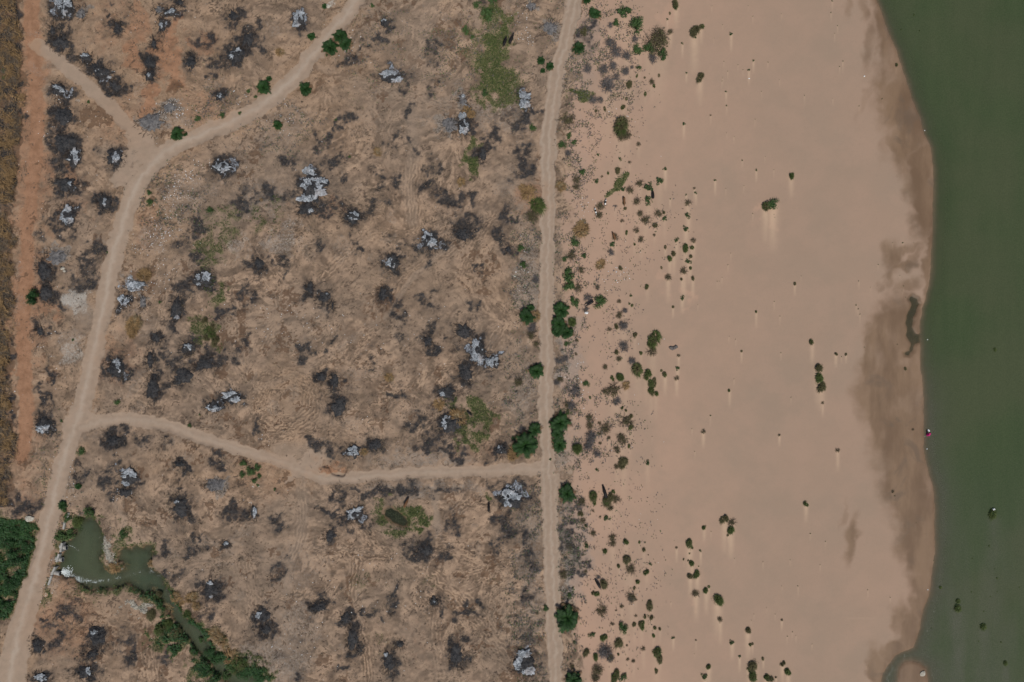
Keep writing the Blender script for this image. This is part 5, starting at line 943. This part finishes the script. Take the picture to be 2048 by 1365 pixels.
# grey slab of driftwood and rock
def rock_mesh(pts, h, seed):
    r = random.Random(seed); V = []; n = len(pts); F = []
    cx_ = sum(p[0] for p in pts)/n; cy_ = sum(p[1] for p in pts)/n
    for lvl, (k, z) in enumerate(((1.06, -.15), (1, .05), (.86, h), (.4, h*1.25))):
        for p in pts: V.append((cx_+(p[0]-cx_)*k+r.uniform(-.05, .05), cy_+(p[1]-cy_)*k+r.uniform(-.05, .05), z+(r.uniform(-.08, .08) if lvl > 1 else 0)))
    for l_ in range(3):
        for i in range(n): F.append((l_*n+i, l_*n+(i+1) % n, (l_+1)*n+(i+1) % n, (l_+1)*n+i))
    F.append(tuple(3*n+i for i in range(n))); return mesh_py('rock', np.array(V), F)
sl = rock_mesh([(-1.15, .1), (-.8, -.35), (-.2, -.7), (.15, -.5), (.5, -.35), (1.1, .0), (1.05, .45), (.6, .7), (.35, .4), (-.1, .25), (-.6, .3)][::1], .35, 4)
single('rock_slab', sl, 'rock', *T((2,1),968,722), 'dark grey angular rock slab lying alone on the sand', 'rock')
for i, (u, v, s_) in enumerate([(378,245,.55),(385,262,.45),(368,250,.35)]): single('boulder', blobmesh('b', s_, s_*.8, s_*.7, i+20, 1), 'stone', *T((0,1), u, v), ['largest pale boulder in the rubble beside the red track','second pale boulder in the rubble beside the red track','smallest pale boulder in the rubble beside the red track'][i], 'boulder')
single('boulder', blobmesh('b', 1.1, .75, .5, 31, 2), 'stone', *T((0,2),175,385), 'large pale boulder at the edge of the road above the marsh', 'boulder')
single('boulder', blobmesh('b', .8, .5, .4, 32, 2), 'stone', *T((1,0),430,35), 'pale flat boulder beside the top of the dirt road', 'boulder')

# ---------------------------------------------------------------- culvert under the road, with pipes and headwall
xr, yr = W(122, 1120)
cul = empty('culvert', (float(xr), float(yr), -.4))
pts = [(139,1026,134,1040),(131,1042,128,1058),(125,1086,122,1104),(119,1108,114,1124),(111,1134,104,1150),(104,1152,98,1170)]
for k, (ax, ay, bx_, by_) in enumerate(pts):
    A = Vector((*[float(q) for q in W(ax, ay)], -.35)); B = Vector((*[float(q) for q in W(bx_, by_)], -.35)); mid = (A+B)/2; L = (B-A).length; an_ = math.atan2(B.y-A.y, B.x-A.x)
    mb = MB(); mb.box(mid-cul.location, L, .45, 1.3, an_, 0); link('headwall_block', mb.mesh('wall'), M['conc'], cul)
for k, (ax, ay) in enumerate([(126,1094),(113,1146),(118,1118)]):
    a, b = W(ax, ay); bm = bmesh.new(); n = 20
    rings = []
    for (r_, q) in ((.55, 0), (.55, 1.6), (.45, 1.6), (.45, 0)):
        rings.append([bm.verts.new((float(a)+q-1.0, float(b)+math.cos(t)*r_-q*.25, -.55+math.sin(t)*r_)) for t in [2*math.pi*i/n for i in range(n)]])
    for i in range(3):
        for j in range(n): bm.faces.new((rings[i][j], rings[i][(j+1) % n], rings[i+1][(j+1) % n], rings[i+1][j]))
    for v in bm.verts: v.co -= cul.location
    me = bpy.data.meshes.new('pipe'); bm.to_mesh(me); bm.free(); link('concrete_pipe', me, M['conc'], cul)
reg(cul, 'broken concrete culvert headwall with pipes pouring into the pond', 122, 1110, 'culvert', fixed=True)
mb = MB()
for _ in range(420):
    t = rnd.gauss(0, .5)-.15; q = abs(rnd.gauss(0, 1)); a, b = W(118, 1146); c = Vector((float(a)+q*1.1*math.cos(t), float(b)+q*1.1*math.sin(t)-.1*q, PLEV+.03+rnd.random()*.10)); s_ = rnd.uniform(.03, .11)
    mb.quad(c+Vector((-s_, 0, 0)), c+Vector((0, -s_, .02)), c+Vector((s_, 0, 0)), c+Vector((0, s_, .03)))
o = link('foam', mb.mesh('foam'), M['foam']); o['kind'] = 'stuff'; o['label'] = 'white churning water where the culvert pours into the pond'

# ---------------------------------------------------------------- labels: nearest landmark, side and rank
LM = [("the green pond", 180, 1110), ("the small dark pool", 790, 1035), ("the person in magenta", 1857, 870), ("the lone green tree", 60, 593), ("the orange washout", 665, 935), ("the fork in the dirt road", 290, 300), ("the lower road junction", 145, 835),
      ("the track crossing", 1095, 945), ("the largest ash heap", 625, 365), ("the two cows side by side", 1012, 85), ("the bright green grass patch", 1235, 370), ("the biggest feathery shrub", 1135, 1238), ("the two-part sand bush", 1541, 408),
      ("the three-clump column", 1640, 755), ("the grey rock slab", 1347, 694), ("the leftover lagoon", 1828, 650), ("the sand spit", 1830, 1340), ("the diagonal black cow", 1180, 607), ("the double white ash heap", 970, 710), ("the start of the red track", 65, 20),
      ("the stream bend", 330, 1190), ("the cow by the green hollow", 955, 860), ("the straight track's bottom end", 1110, 1350), ("the straight track's top end", 1145, 20), ("the dirt road's top end", 705, 15), ("the reed clump with rag", 1990, 1028), ("the bright green tussock", 1435, 1200), ("the black and white calves", 1200, 414), ("the upper river bend", 1790, 80), ("the bottom of the dirt road", 25, 1320)]
def side(dx, dy):
    a = math.degrees(math.atan2(-dy, dx)) % 360; return ['right of', 'above right of', 'above', 'above left of', 'left of', 'below left of', 'below', 'below right of'][int(((a+22.5) % 360)//45)]
ORD = ['nearest', 'second', 'third', 'fourth', 'fifth', 'sixth', 'seventh', 'eighth', 'ninth', 'tenth', 'eleventh', 'twelfth', 'thirteenth', 'fourteenth', 'fifteenth', 'sixteenth', 'seventeenth', 'eighteenth', 'nineteenth', 'twentieth']
buck = {}
for (o, desc, x, y) in THINGS:
    lm = min(LM, key=lambda q: (q[1]-x)**2+(q[2]-y)**2); sd = side(x-lm[1], y-lm[2]); buck.setdefault((desc.strip(), lm[0], sd), []).append((math.hypot(x-lm[1], y-lm[2]), o))
for (desc, ln, sd), lst in buck.items():
    lst.sort(key=lambda q: q[0])
    for i, (_, o) in enumerate(lst):
        s_ = f'{desc}, {ORD[min(i, 19)]+" " if len(lst) > 1 else ""}{sd} {ln}'
        w = s_.split()
        if len(w) > 16: s_ = s_.replace('beside the straight track', 'by the track').replace('medium ', '').replace(' standing', '').replace('small round', 'round').replace(' dense', '').replace('brownish green', 'brownish').replace('in the wet hollow', 'in wet hollow').replace('clump of dry golden grass', 'dry grass clump')
        o['label'] = s_
